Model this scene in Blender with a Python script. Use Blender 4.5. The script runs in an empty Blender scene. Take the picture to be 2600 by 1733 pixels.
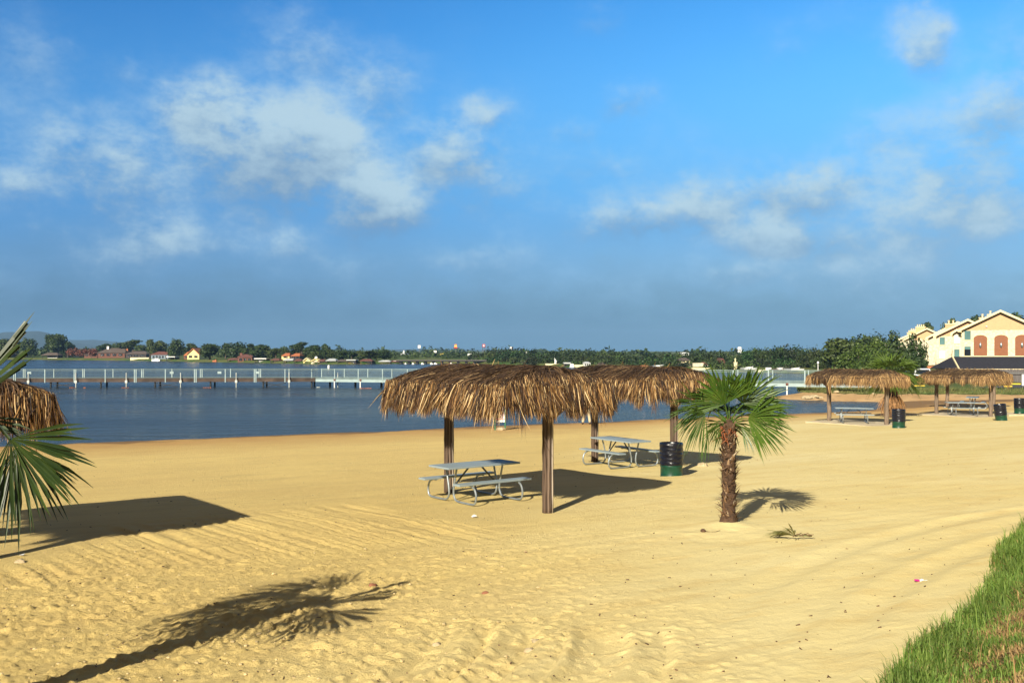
import bpy, math, random
import numpy as np
from mathutils import Vector, Matrix
random.seed(7)
RNG = np.random.default_rng(7)
SC = bpy.context.scene
COL = SC.collection
R = math.radians
PI = math.pi

# ------------------------------------------------------------------ camera, sky, sun, exposure
CAMZ, FPX, HOR = 3.2, 2500.0, 890.0
cam = bpy.data.cameras.new("camera")
cam.sensor_width = 36.0
cam.lens = 36.0 * FPX / 2600.0
cam.shift_y = (HOR - 866.5) / 2600.0
cam.clip_start, cam.clip_end = 0.1, 40000
co = bpy.data.objects.new("camera", cam)
COL.objects.link(co)
co.location = (0, 0, CAMZ)
co.rotation_euler = (R(90), 0, 0)
SC.camera = co
SC.view_settings.view_transform = 'Standard'
SC.view_settings.look = 'None'
SC.view_settings.gamma = 1
SC.view_settings.exposure = 0.75
EXPO = 2 ** 0.75
SUN_AZ, SUN_EL = 24.0, 29.0          # light travels towards azimuth 24 deg right of +Y


def lin(r, g, b):
    f = lambda c: (c / 255 / 12.92) if c / 255 <= .04045 else ((c / 255 + .055) / 1.055) ** 2.4
    return (f(r), f(g), f(b))


def build_world():
    w = bpy.data.worlds.new("World")
    SC.world = w
    w.use_nodes = True
    nt = w.node_tree
    for n in list(nt.nodes):
        nt.nodes.remove(n)
    N, L = nt.nodes, nt.links
    def new(t, **k):
        n = N.new(t)
        for a, v in k.items():
            setattr(n, a, v)
        return n
    def math_(op, a, b=None, c=None):
        n = new('ShaderNodeMath', operation=op)
        for i, x in enumerate((a, b, c)):
            if x is None: continue
            if isinstance(x, (int, float)): n.inputs[i].default_value = x
            else: L.new(x, n.inputs[i])
        return n.outputs[0]
    def vm(op, a, b=None, c=None):
        n = new('ShaderNodeVectorMath', operation=op)
        for i, x in enumerate((a, b, c)):
            if x is None: continue
            if isinstance(x, (tuple, list)): n.inputs[i].default_value = x
            else: L.new(x, n.inputs[i])
        return n.outputs[1] if op == 'DOT_PRODUCT' else n.outputs[0]
    def mixc(f, a, b):
        n = new('ShaderNodeMix', data_type='RGBA')
        if isinstance(f, (int, float)): n.inputs[0].default_value = f
        else: L.new(f, n.inputs[0])
        for i, x in ((6, a), (7, b)):
            if isinstance(x, tuple): n.inputs[i].default_value = (*x, 1)
            else: L.new(x, n.inputs[i])
        return n.outputs[2]
    sky = new('ShaderNodeTexSky', sky_type='NISHITA')
    sky.sun_disc = False
    sky.sun_elevation = R(SUN_EL)
    sky.sun_rotation = R(180 + SUN_AZ)
    sky.air_density, sky.dust_density, sky.ozone_density = 1.0, 0.6, 3.0
    BG = 0.10
    tc = new('ShaderNodeTexCoord').outputs['Generated']
    sep = new('ShaderNodeSeparateXYZ'); L.new(tc, sep.inputs[0])
    az = math_('ARCTAN2', sep.outputs[0], sep.outputs[1])
    el = math_('ARCSINE', sep.outputs[2])
    cb = new('ShaderNodeCombineXYZ'); L.new(az, cb.inputs[0]); L.new(el, cb.inputs[1])
    p = cb.outputs[0]
    def noise(scale, detail=4, rough=.55, vec=None, sc=(1, 1, 1)):
        v = vm('MULTIPLY', vec if vec is not None else p, sc)
        n = new('ShaderNodeTexNoise'); L.new(v, n.inputs['Vector'])
        n.inputs['Scale'].default_value = scale
        n.inputs['Detail'].default_value = detail
        n.inputs['Roughness'].default_value = rough
        return n
    n1 = noise(7, 3)
    n2 = noise(20, 6, .62)
    o1 = vm('MULTIPLY', vm('SUBTRACT', n1.outputs['Color'], (.5, .5, .5)), (.085, .06, 0))
    o2 = vm('MULTIPLY', vm('SUBTRACT', n2.outputs['Color'], (.5, .5, .5)), (.055, .042, 0))
    q = vm('ADD', p, vm('ADD', o1, o2))
    # clouds: where they stand in the sky (degrees of azimuth / elevation are worked out from the photo)
    blobs = [(590, 320, 190, 120, .95), (470, 250, 90, 70, .5), (700, 330, 110, 70, .6), (215, 340, 110, 75, .55),
             (890, 490, 105, 62, 1.1), (1040, 340, 95, 70, .8), (1110, 250, 80, 34, .7), (865, 190, 75, 80, .5),
             (700, 90, 110, 85, .38), (310, 170, 60, 40, .33), (60, 410, 60, 50, .3), (110, 530, 40, 28, .33),
             (690, 555, 50, 34, .42), (340, 545, 170, 50, .4), (260, 440, 110, 50, .35), (60, 70, 150, 80, .2),
             (2110, 100, 75, 58, .85), (1425, 215, 62, 40, .6), (1330, 290, 50, 28, .42), (2290, 260, 110, 80, .85),
             (2230, 420, 170, 90, .5), (2180, 540, 260, 80, .6), (1850, 430, 120, 55, .9), (1800, 545, 130, 45, .8),
             (1480, 510, 140, 40, .75), (1640, 460, 90, 40, .45), (1370, 25, 70, 45, .4), (1130, 590, 120, 36, .36),
             (1690, 640, 70, 26, .42), (1360, 370, 75, 45, .36), (2060, 300, 90, 60, .33), (1900, 620, 200, 50, .4),
             (1100, 430, 120, 60, .35), (780, 420, 160, 60, .45), (1900, 40, 160, 60, .2), (1800, 120, 60, 60, .28),
             (2380, 90, 90, 120, .4), (960, 610, 180, 30, .22), (1560, 300, 160, 60, .12), (-250, 300, 260, 140, .5),
             (600, 400, 420, 170, .34), (1950, 470, 480, 130, .42), (180, 420, 240, 130, .28), (720, 110, 320, 110, .22), (1480, 500, 380, 90, .26), (1100, 330, 200, 130, .22), (2200, 250, 200, 160, .25), (80, 120, 160, 130, .25), (500, 600, 500, 50, .3), (1700, 640, 500, 50, .3), (2750, 350, 300, 180, .6), (2600, 700, 400, 60, .4), (-300, 650, 300, 60, .4), (900, -250, 400, 120, .35), (1800, -350, 500, 150, .4)]
    tot, sh = None, None
    for (dx, dy, rx, ry, s) in blobs:
        k = 2600 / 2352.0
        px, py = dx * k, dy * k
        a0 = math.atan((px - 1300) / FPX)
        e0 = math.atan((HOR - py) / FPX * math.cos(a0))
        ia = FPX / (rx * k * 1.0) / math.cos(a0) ** 2 * 1.0
        ie = FPX / (ry * k * 1.0) / math.cos(a0)
        d = vm('MULTIPLY_ADD', q, (ia, ie, 0), (-a0 * ia, -e0 * ie, 0))
        d2 = vm('DOT_PRODUCT', d, d)
        wgt = math_('MULTIPLY', math_('EXPONENT', math_('MULTIPLY', math_('POWER', d2, 1.45), -.8)), s)
        sp = new('ShaderNodeSeparateXYZ'); L.new(d, sp.inputs[0])
        ws = math_('MULTIPLY', wgt, sp.outputs[1])
        tot = wgt if tot is None else math_('ADD', tot, wgt)
        sh = ws if sh is None else math_('ADD', sh, ws)
    n3 = noise(9, 6, .6, sc=(1, 1.6, 1))
    n4 = noise(26, 6, .65, sc=(1, 1.5, 1))
    tex = math_('ADD', math_('MULTIPLY', n3.outputs[0], 1.1), math_('MULTIPLY', n4.outputs[0], .65))
    dens = math_('MULTIPLY', tot, math_('MULTIPLY_ADD', math_('SUBTRACT', tex, .87), 2.2, .78))
    band = new('ShaderNodeMapRange', interpolation_type='SMOOTHSTEP'); L.new(el, band.inputs[0])
    band.inputs[1].default_value, band.inputs[2].default_value = .30, .10
    dens = math_('ADD', dens, math_('MULTIPLY', math_('SUBTRACT', tex, .78), math_('MULTIPLY_ADD', band.outputs[0], .45, .15)))
    mask = new('ShaderNodeMapRange', interpolation_type='SMOOTHSTEP')
    L.new(dens, mask.inputs[0])
    mask.inputs[1].default_value, mask.inputs[2].default_value = .02, 1.30
    mask.inputs[3].default_value, mask.inputs[4].default_value = 0, .88
    shade = math_('DIVIDE', sh, math_('ADD', tot, .15))
    sm = new('ShaderNodeMapRange', interpolation_type='SMOOTHSTEP')
    L.new(math_('ADD', shade, math_('MULTIPLY', math_('SUBTRACT', tex, .87), 1.7)), sm.inputs[0])
    sm.inputs[1].default_value, sm.inputs[2].default_value = -.8, .45
    E = 1 / EXPO / BG
    def c(r, g, b, k=1.0):
        t = lin(r, g, b)
        return tuple(x * E * k for x in t)
    cloud = mixc(sm.outputs[0], c(118, 150, 182), c(192, 218, 230))
    # blue of the clear sky: Nishita, saturated as the photograph's
    hs = new('ShaderNodeHueSaturation'); L.new(sky.outputs[0], hs.inputs['Color'])
    hs.inputs['Saturation'].default_value = 1.25
    hs.inputs['Value'].default_value = 1.0
    tint = new('ShaderNodeMix', data_type='RGBA', blend_type='MULTIPLY')
    tint.inputs[0].default_value = 1
    L.new(hs.outputs[0], tint.inputs[6]); tint.inputs[7].default_value = (0.36, .78, 1.0, 1)
    # thin veil of stratus low in the sky
    lowm = new('ShaderNodeMapRange', interpolation_type='SMOOTHSTEP')
    elw = math_('ADD', el, math_('MULTIPLY', math_('SUBTRACT', tex, .87), .05))
    L.new(elw, lowm.inputs[0])
    lowm.inputs[1].default_value, lowm.inputs[2].default_value = .155, .04
    lowm.inputs[3].default_value, lowm.inputs[4].default_value = 0, .9
    veil = new('ShaderNodeMapRange', interpolation_type='SMOOTHSTEP')
    L.new(elw, veil.inputs[0])
    veil.inputs[1].default_value, veil.inputs[2].default_value = 0.0, .10
    veilc = mixc(veil.outputs[0], c(84, 126, 154), c(120, 168, 204))
    dim = new('ShaderNodeMapRange', interpolation_type='SMOOTHSTEP')
    L.new(el, dim.inputs[0]); dim.inputs[1].default_value, dim.inputs[2].default_value = .36, .12
    dim.inputs[3].default_value = 0
    clear = mixc(dim.outputs[0], tint.outputs[2], c(94, 172, 240))
    base = mixc(lowm.outputs[0], clear, veilc)
    # the sky brightens towards the right, where the veil is lit more strongly
    azr = new('ShaderNodeMapRange', interpolation_type='SMOOTHSTEP'); L.new(az, azr.inputs[0])
    azr.inputs[1].default_value, azr.inputs[2].default_value = -.55, .55
    base = mixc(azr.outputs[0], vm('MULTIPLY', base, (.82, .80, .82)), vm('MULTIPLY', base, (1.62, 1.36, 1.19)))
    # unseen dull warm sky overhead and behind the camera, added to tune shadow fill
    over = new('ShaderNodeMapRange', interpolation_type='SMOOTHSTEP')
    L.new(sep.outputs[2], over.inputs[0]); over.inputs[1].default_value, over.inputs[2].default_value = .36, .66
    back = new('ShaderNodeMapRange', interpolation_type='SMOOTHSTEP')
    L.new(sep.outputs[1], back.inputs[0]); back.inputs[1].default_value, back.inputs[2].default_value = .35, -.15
    fill_mask = math_('MULTIPLY', math_('MAXIMUM', over.outputs[0], back.outputs[0]), .9)
    fill_col = tuple(x * E for x in (.165, .125, .095))
    hi = new('ShaderNodeMapRange', interpolation_type='SMOOTHSTEP')
    L.new(el, hi.inputs[0]); hi.inputs[1].default_value, hi.inputs[2].default_value = .02, .13
    hi.inputs[3].default_value = .25
    final = mixc(math_('MULTIPLY', mask.outputs[0], hi.outputs[0]), base, cloud)
    final = mixc(fill_mask, final, fill_col)
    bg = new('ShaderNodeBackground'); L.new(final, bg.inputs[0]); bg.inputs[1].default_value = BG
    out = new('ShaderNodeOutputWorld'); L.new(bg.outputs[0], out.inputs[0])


build_world()
sl = bpy.data.lights.new("sun", 'SUN')
sl.energy = 5.0
sl.angle = R(0.5)
sl.color = (1.0, .91, .74)
so = bpy.data.objects.new("sun", sl)
COL.objects.link(so)
so.location = (-20, -40, 40)
_d = Vector((math.sin(R(SUN_AZ)) * math.cos(R(SUN_EL)), math.cos(R(SUN_AZ)) * math.cos(R(SUN_EL)), -math.sin(R(SUN_EL))))
so.rotation_euler = _d.to_track_quat('-Z', 'Y').to_euler()


# ------------------------------------------------------------------ materials
def mk(name, col, rough=.7, metal=0.0, var=.18, scale=6.0, bump=0.0, bscale=40.0, spec=.4, island=0.0, objrand=0.0,
       transl=0.0, coords='Object', stretch=None, col2=None, ramp=None, coat=0.0):
    m = bpy.data.materials.new(name)
    m.use_nodes = True
    nt = m.node_tree
    N, L = nt.nodes, nt.links
    b = N['Principled BSDF']
    b.inputs['Roughness'].default_value = rough
    b.inputs['Metallic'].default_value = metal
    b.inputs['Specular IOR Level'].default_value = spec
    if coat: b.inputs['Coat Weight'].default_value = coat
    tc = N.new('ShaderNodeTexCoord')
    vec = tc.outputs[coords]
    if stretch:
        mp = N.new('ShaderNodeMapping'); mp.inputs['Scale'].default_value = stretch
        L.new(vec, mp.inputs[0]); vec = mp.outputs[0]
    nz = N.new('ShaderNodeTexNoise'); nz.inputs['Scale'].default_value = scale
    nz.inputs['Detail'].default_value = 5
    L.new(vec, nz.inputs['Vector'])
    fac = nz.outputs[0]
    geo = N.new('ShaderNodeNewGeometry')
    if ramp:
        cr = N.new('ShaderNodeValToRGB')
        els = cr.color_ramp.elements
        while len(els) < len(ramp): els.new(.5)
        for e, (pos, cc) in zip(els, ramp):
            e.position = pos; e.color = (*cc, 1)
        L.new(geo.outputs['Random Per Island'], cr.inputs[0])
        colout = cr.outputs[0]
    else:
        mx = N.new('ShaderNodeMix'); mx.data_type = 'RGBA'
        c2 = col2 if col2 else tuple(min(1, x * (1 + var)) for x in col)
        c1 = col if col2 else tuple(x * (1 - var) for x in col)
        mx.inputs[6].default_value = (*c1, 1); mx.inputs[7].default_value = (*c2, 1)
        rm = N.new('ShaderNodeMapRange'); L.new(fac, rm.inputs[0])
        rm.inputs[1].default_value, rm.inputs[2].default_value = .3, .7
        L.new(rm.outputs[0], mx.inputs[0])
        colout = mx.outputs[2]
    if island or objrand:
        hs = N.new('ShaderNodeHueSaturation'); L.new(colout, hs.inputs['Color'])
        mr = N.new('ShaderNodeMath'); mr.operation = 'MULTIPLY_ADD'
        if island:
            L.new(geo.outputs['Random Per Island'], mr.inputs[0]); mr.inputs[1].default_value = island
            mr.inputs[2].default_value = 1 - island / 2
        else:
            mr.inputs[0].default_value = 0; mr.inputs[2].default_value = 1
        last = mr.outputs[0]
        if objrand:
            oi = N.new('ShaderNodeObjectInfo')
            m2 = N.new('ShaderNodeMath'); m2.operation = 'MULTIPLY_ADD'
            L.new(oi.outputs['Random'], m2.inputs[0]); m2.inputs[1].default_value = objrand; m2.inputs[2].default_value = 1 - objrand / 2
            m3 = N.new('ShaderNodeMath'); m3.operation = 'MULTIPLY'
            L.new(last, m3.inputs[0]); L.new(m2.outputs[0], m3.inputs[1]); last = m3.outputs[0]
            m4 = N.new('ShaderNodeMath'); m4.operation = 'MULTIPLY_ADD'
            L.new(oi.outputs['Random'], m4.inputs[0]); m4.inputs[1].default_value = -.05; m4.inputs[2].default_value = .52
            L.new(m4.outputs[0], hs.inputs['Hue'])
        L.new(last, hs.inputs['Value'])
        colout = hs.outputs[0]
    L.new(colout, b.inputs['Base Color'])
    if bump:
        bz = N.new('ShaderNodeTexNoise'); bz.inputs['Scale'].default_value = bscale
        bz.inputs['Detail'].default_value = 6; bz.inputs['Roughness'].default_value = .65
        L.new(vec, bz.inputs['Vector'])
        bp = N.new('ShaderNodeBump'); bp.inputs['Strength'].default_value = 1
        bp.inputs['Distance'].default_value = bump
        L.new(bz.outputs[0], bp.inputs['Height'])
        L.new(bp.outputs[0], b.inputs['Normal'])
    if transl:
        tr = N.new('ShaderNodeBsdfTranslucent'); L.new(colout, tr.inputs['Color'])
        ms = N.new('ShaderNodeMixShader'); ms.inputs[0].default_value = transl
        L.new(b.outputs[0], ms.inputs[1]); L.new(tr.outputs[0], ms.inputs[2])
        L.new(ms.outputs[0], N['Material Output'].inputs[0])
    m['b'] = 1
    return m


M = {}
M['galv'] = mk('galvanised_pipe', (.30, .34, .36), .42, .6, .2, 8)
M['bench'] = mk('grey_painted_board', (.24, .295, .32), .55, .0, .10, 14, .0006, 120, stretch=(.3, 3, 3))
M['brace'] = mk('dark_steel', (.10, .11, .12), .5, .6)
M['drum'] = mk('green_drum_paint', (.004, .048, .026), .38, 0, .3, 5, .002, 30, spec=.5)
M['bag'] = mk('black_plastic_bag', (.006, .007, .014), .30, 0, .3, 6, .006, 16, spec=.5)
M['bamboo'] = mk('split_palm_stem', (.2, .12, .07), .75, ramp=[(0, (.035, .022, .014)), (.4, (.11, .072, .048)), (.75, (.19, .135, .098)), (1, (.46, .39, .31))], bump=.004, bscale=60)
M['log'] = mk('weathered_log', (.17, .125, .09), .85, 0, .4, 7, .01, 25, stretch=(3, 3, .5))
M['beam'] = mk('roof_beam_wood', (.16, .10, .06), .8, 0, .3, 5)
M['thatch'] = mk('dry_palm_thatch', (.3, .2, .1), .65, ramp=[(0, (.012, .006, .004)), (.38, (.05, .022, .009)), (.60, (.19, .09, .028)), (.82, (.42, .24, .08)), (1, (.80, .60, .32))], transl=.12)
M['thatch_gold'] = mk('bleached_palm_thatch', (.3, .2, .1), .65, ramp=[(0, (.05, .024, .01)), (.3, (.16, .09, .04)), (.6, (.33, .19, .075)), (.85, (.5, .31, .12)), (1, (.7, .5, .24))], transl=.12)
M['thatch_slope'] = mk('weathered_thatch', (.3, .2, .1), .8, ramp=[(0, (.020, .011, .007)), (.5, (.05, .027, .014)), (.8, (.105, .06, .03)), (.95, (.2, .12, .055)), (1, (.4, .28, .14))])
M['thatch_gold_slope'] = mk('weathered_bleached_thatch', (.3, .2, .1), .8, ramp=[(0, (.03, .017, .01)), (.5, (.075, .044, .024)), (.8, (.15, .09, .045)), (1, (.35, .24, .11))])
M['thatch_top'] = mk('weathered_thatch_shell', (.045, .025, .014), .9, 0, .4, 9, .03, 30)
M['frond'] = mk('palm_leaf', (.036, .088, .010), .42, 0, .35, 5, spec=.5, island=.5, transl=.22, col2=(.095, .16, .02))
M['frond_far'] = mk('bright_palm_leaf', (.075, .14, .016), .45, 0, .35, 5, spec=.5, island=.5, transl=.3, col2=(.15, .22, .035))  # brighter yellow-green leaf colour for the skirted palm
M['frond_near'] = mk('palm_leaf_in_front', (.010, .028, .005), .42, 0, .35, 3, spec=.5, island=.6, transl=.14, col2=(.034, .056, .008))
M['frond_dead'] = mk('dead_palm_leaf', (.28, .15, .06), .7, 0, .5, 8, island=.6, transl=.1)
M['petiole'] = mk('palm_leaf_stalk', (.14, .17, .04), .5)
M['trunk'] = mk('palm_trunk_fibre', (.075, .042, .024), .9, 0, .5, 14, .03, 26)
M['fibre'] = mk('palm_leaf_bases', (.2, .13, .08), .85, ramp=[(0, (.05, .026, .014)), (.5, (.12, .066, .035)), (.85, (.24, .14, .07)), (1, (.45, .36, .26))])
M['orange_fibre'] = mk('rusty_flower_stalks', (.24, .075, .025), .7, 0, .4, 20)
M['bark'] = mk('tree_bark', (.09, .065, .045), .9, 0, .3, 5)
M['leaf'] = mk('tree_foliage', (.022, .046, .009), .6, 0, .4, 1.2, island=.8, objrand=.5, transl=.12, col2=(.05, .08, .018))
M['leaf_wood'] = mk('woodland_foliage', (.018, .040, .009), .65, 0, .5, .22, island=.7, transl=.1, col2=(.05, .078, .02))
M['leaf_bright'] = mk('bright_shrub_foliage', (.04, .08, .010), .55, 0, .4, 1.2, island=.8, transl=.18, col2=(.08, .12, .02))
M['leaf_red'] = mk('crimson_foliage', (.10, .03, .016), .6, 0, .5, 1.0, island=.8, transl=.1, col2=(.16, .05, .03))
M['blossom'] = mk('pale_blossom', (.75, .7, .62), .6)
M['concrete'] = mk('sandy_concrete', (.50, .42, .28), .9, 0, .14, 3, .004, 50)
M['white'] = mk('white_paint', (.80, .80, .78), .5, 0, .05, 3)
M['palegreen'] = mk('pale_green_steel', (.31, .40, .41), .5, 0, .12, 2)
M['mooring'] = mk('weathered_white_pile', (.5, .52, .48), .7, 0, .2, 2)
M['railgreen'] = mk('weathered_green_railing', (.17, .235, .23), .6, 0, .2, 2)
M['brownwood'] = mk('dark_deck_timber', (.07, .05, .04), .85, 0, .5, 1.2)
M['darkpile'] = mk('dark_piling', (.03, .032, .035), .8)
M['stone'] = mk('cream_stone_wall', (.62, .55, .40), .9, 0, .32, 2.6, .03, 6)
M['stucco'] = mk('orange_stucco', (.57, .365, .20), .85, 0, .06, 2)
M['stucco_dark'] = mk('rust_panel', (.24, .088, .036), .7, 0, .08, 2)
M['trim'] = mk('cream_trim', (.80, .66, .40), .6, 0, .05, 2)
M['glass'] = mk('teal_window_glass', (.10, .2, .2), .08, 0, .2, .6, spec=.8)
M['glass_dark'] = mk('dark_window_glass', (.01, .014, .02), .08, 0, .2, 1, spec=.8)
M['blind'] = mk('white_blind', (.72, .78, .78), .6, 0, .05, 4)
M['shingle'] = mk('dark_shingle_roof', (.022, .022, .03), .85, 0, .3, 3, .01, 14)
M['shingle_brown'] = mk('brown_shingle_roof', (.105, .08, .068), .85, 0, .25, 2)
M['tile'] = mk('orange_tile_roof', (.45, .15, .06), .8, 0, .2, 2)
M['redroof'] = mk('faded_red_roof', (.15, .06, .045), .8, 0, .2, 2)
M['greyroof'] = mk('pale_metal_roof', (.5, .52, .52), .5, 0, .1, 1)
M['blueroof'] = mk('pale_blue_roof', (.42, .56, .66), .5, 0, .1, 1)
M['brick'] = mk('red_brick_wall', (.15, .065, .045), .9, 0, .25, 3)
M['creamwall'] = mk('cream_house_wall', (.75, .66, .42), .8, 0, .1, 2)
M['yellowwall'] = mk('pale_yellow_wall', (.80, .68, .30), .8, 0, .06, 2)
M['darkwall'] = mk('dark_timber_wall', (.05, .04, .04), .85, 0, .3, 2)  # plain dark timber colour for walls, posts and decks
M['bluewall'] = mk('grey_blue_wall', (.22, .28, .34), .8, 0, .2, 2)
M['asphalt'] = mk('asphalt', (.06, .06, .062), .9, 0, .25, .7, .004, 30)
M['yellowpaint'] = mk('yellow_kerb_paint', (.80, .56, .06), .6, 0, .08, 3)
M['fence'] = mk('grey_fence_boards', (.13, .115, .11), .85, 0, .3, 2, stretch=(6, 6, .4))
M['carpaint'] = mk('white_car_paint', (.72, .74, .76), .3, 0, .02, 3, spec=.5, coat=.5)
M['rubber'] = mk('tyre_rubber', (.015, .015, .016), .8)
M['redlight'] = mk('tail_light_red', (.5, .03, .03), .2)
M['red'] = mk('red_paint', (.62, .03, .03), .5)
M['orange'] = mk('orange_paint', (.8, .25, .04), .5)
M['yellow'] = mk('yellow_paint', (.8, .6, .1), .5)
M['black'] = mk('black_paint', (.02, .02, .025), .5)
M['signgreen'] = mk('green_sign_post', (.02, .14, .07), .5)
M['brightgreen'] = mk('bright_green_panel', (.05, .6, .25), .5)
M['pink'] = mk('magenta_plastic', (.55, .02, .25), .3)
M['skin'] = mk('skin', (.45, .25, .16), .6)
M['khaki'] = mk('khaki_trousers', (.55, .47, .30), .85, 0, .12, 12)
M['shirt'] = mk('blue_shirt', (.1, .16, .3), .85, 0, .1, 12)
M['shoe'] = mk('dark_shoe', (.03, .022, .018), .6)
M['hair'] = mk('dark_hair', (.02, .014, .01), .7)
M['rock'] = mk('pale_rock', (.45, .36, .22), .9, 0, .3, 4, .03, 10)
M['twig'] = mk('brown_litter', (.10, .055, .03), .8, 0, .5, 9, island=.6)
M['clod'] = mk('sand_clod', (.50, .39, .20), .95, 0, .2, 9, island=.3)
M['hill'] = mk('far_hill_scrub', (.016, .03, .024), .95, 0, .35, .004)
M['raildark'] = mk('grey_green_rails', (.10, .145, .145), .6, 0, .2, 2)


# ------------------------------------------------------------------ mesh helpers
class MB:
    def __init__(s):
        s.v, s.f = [], []
    def add(s, V, F):
        o = len(s.v)
        s.v += [tuple(map(float, p)) for p in V]
        s.f += [tuple(i + o for i in f) for f in F]
    def box(s, c, d, rz=0.0, rx=0.0, ry=0.0):
        m = Matrix.Translation(c) @ Matrix.Rotation(rz, 4, 'Z') @ Matrix.Rotation(ry, 4, 'Y') @ Matrix.Rotation(rx, 4, 'X')
        V = [m @ Vector((x * d[0] / 2, y * d[1] / 2, z * d[2] / 2)) for x in (-1, 1) for y in (-1, 1) for z in (-1, 1)]
        s.add(V, [(0, 1, 3, 2), (4, 6, 7, 5), (0, 4, 5, 1), (2, 3, 7, 6), (0, 2, 6, 4), (1, 5, 7, 3)])
    def bar(s, a, b, w, h=None):
        a, b = Vector(a), Vector(b)
        h = h or w
        t = (b - a).normalized()
        u = Vector((0, 0, 1)) if abs(t.z) < .95 else Vector((1, 0, 0))
        l = t.cross(u).normalized(); n = l.cross(t)
        V = [p + l * i * w / 2 + n * j * h / 2 for p in (a, b) for i, j in ((-1, -1), (1, -1), (1, 1), (-1, 1))]
        s.add(V, [(3, 2, 1, 0), (4, 5, 6, 7), (0, 1, 5, 4), (1, 2, 6, 5), (2, 3, 7, 6), (3, 0, 4, 7)])
    def tube(s, pts, r, n=8, cap=True):
        pts = [Vector(p) for p in pts]
        rs = r if isinstance(r, (list, tuple)) else [r] * len(pts)
        V, F = [], []
        prev = None
        for i, p in enumerate(pts):
            t = (pts[min(i + 1, len(pts) - 1)] - pts[max(i - 1, 0)]).normalized()
            if prev is None:
                u = Vector((0, 0, 1)) if abs(t.z) < .9 else Vector((1, 0, 0))
                a = t.cross(u).normalized()
            else:
                a = (prev - t * prev.dot(t)).normalized()
            prev = a
            b = t.cross(a)
            for k in range(n):
                an = 2 * PI * k / n
                V.append(p + (a * math.cos(an) + b * math.sin(an)) * rs[i])
        for i in range(len(pts) - 1):
            for k in range(n):
                F.append((i * n + k, i * n + (k + 1) % n, (i + 1) * n + (k + 1) % n, (i + 1) * n + k))
        if cap:
            F.append(tuple(range(n - 1, -1, -1)))
            F.append(tuple((len(pts) - 1) * n + k for k in range(n)))
        s.add(V, F)
    def lathe(s, prof, n=24, c=(0, 0, 0), jit=None):
        V, F = [], []
        for i, (r, z) in enumerate(prof):
            for k in range(n):
                an = 2 * PI * k / n
                rr = r + (jit(an, z) if jit and r > .02 else 0)
                V.append((c[0] + rr * math.cos(an), c[1] + rr * math.sin(an), c[2] + z))
        for i in range(len(prof) - 1):
            for k in range(n):
                F.append((i * n + k, i * n + (k + 1) % n, (i + 1) * n + (k + 1) % n, (i + 1) * n + k))
        s.add(V, F)
    def prism(s, poly, y0, y1):
        """poly in (x, z), extruded along y"""
        n = len(poly)
        V = [(x, y0, z) for x, z in poly] + [(x, y1, z) for x, z in poly]
        F = [tuple(range(n)), tuple(range(2 * n - 1, n - 1, -1))]
        F += [(i, i + n, (i + 1) % n + n, (i + 1) % n) for i in range(n)]
        s.add(V, F)
    def build(s, name, mat, parent=None, smooth=False, bevel=0.0, loc=None):
        me = bpy.data.meshes.new(name)
        me.from_pydata(s.v, [], s.f)
        me.materials.append(mat if not isinstance(mat, str) else M[mat])
        if smooth:
            me.polygons.foreach_set('use_smooth', [True] * len(me.polygons))
        me.update()
        o = bpy.data.objects.new(name, me)
        COL.objects.link(o)
        if parent: o.parent = parent
        if loc: o.location = loc
        if bevel:
            b = o.modifiers.new('edge', 'BEVEL'); b.width = bevel; b.segments = 2; b.limit_method = 'ANGLE'
        return o


def np_mesh(name, V, F, mat, parent=None, smooth=False, loc=None, colors=None):
    me = bpy.data.meshes.new(name)
    V = np.asarray(V, dtype=np.float32); F = np.asarray(F, dtype=np.int32)
    me.vertices.add(len(V)); me.vertices.foreach_set('co', V.ravel())
    k = F.shape[1]
    me.loops.add(F.size); me.loops.foreach_set('vertex_index', F.ravel())
    me.polygons.add(len(F))
    me.polygons.foreach_set('loop_start', np.arange(len(F), dtype=np.int32) * k)
    if smooth:
        me.polygons.foreach_set('use_smooth', np.ones(len(F), dtype=bool))
    if colors is not None:
        at = me.color_attributes.new('tint', 'FLOAT_COLOR', 'POINT')
        c4 = np.ones((len(V), 4), dtype=np.float32); c4[:, :3] = colors
        at.data.foreach_set('color', c4.ravel())
    me.update(calc_edges=True); me.validate()
    me.materials.append(M[mat] if isinstance(mat, str) else mat)
    o = bpy.data.objects.new(name, me)
    COL.objects.link(o)
    if parent: o.parent = parent
    if loc: o.location = loc
    return o


def tag(o, label=None, cat=None, group=None, kind=None):
    if label: o['label'] = label
    if cat: o['category'] = cat
    if group: o['group'] = group
    if kind: o['kind'] = kind
    return o


def thing(name, label, cat, loc=(0, 0, 0), rz=0.0, group=None):
    o = bpy.data.objects.new(name, None)
    o.empty_display_size = .2
    COL.objects.link(o)
    o.location = loc; o.rotation_euler = (0, 0, rz)
    return tag(o, label, cat, group)


def dup(root, loc, rz=0.0, label=None, scale=None, skip=()):
    r = root.copy(); COL.objects.link(r)
    r.location = loc; r.rotation_euler = (0, 0, rz)
    if scale is not None: r.scale = scale
    if label: r['label'] = label
    for ch in list(root.children):
        if ch.name.split('.')[0] in skip: continue
        c = ch.copy(); COL.objects.link(c); c.parent = r
        for g in list(ch.children):
            d = g.copy(); COL.objects.link(d); d.parent = c
    return r


def wx(px, Y): return (px - 1300) / FPX * Y
def wz(py, Y): return CAMZ - (py - HOR) / FPX * Y


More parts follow.
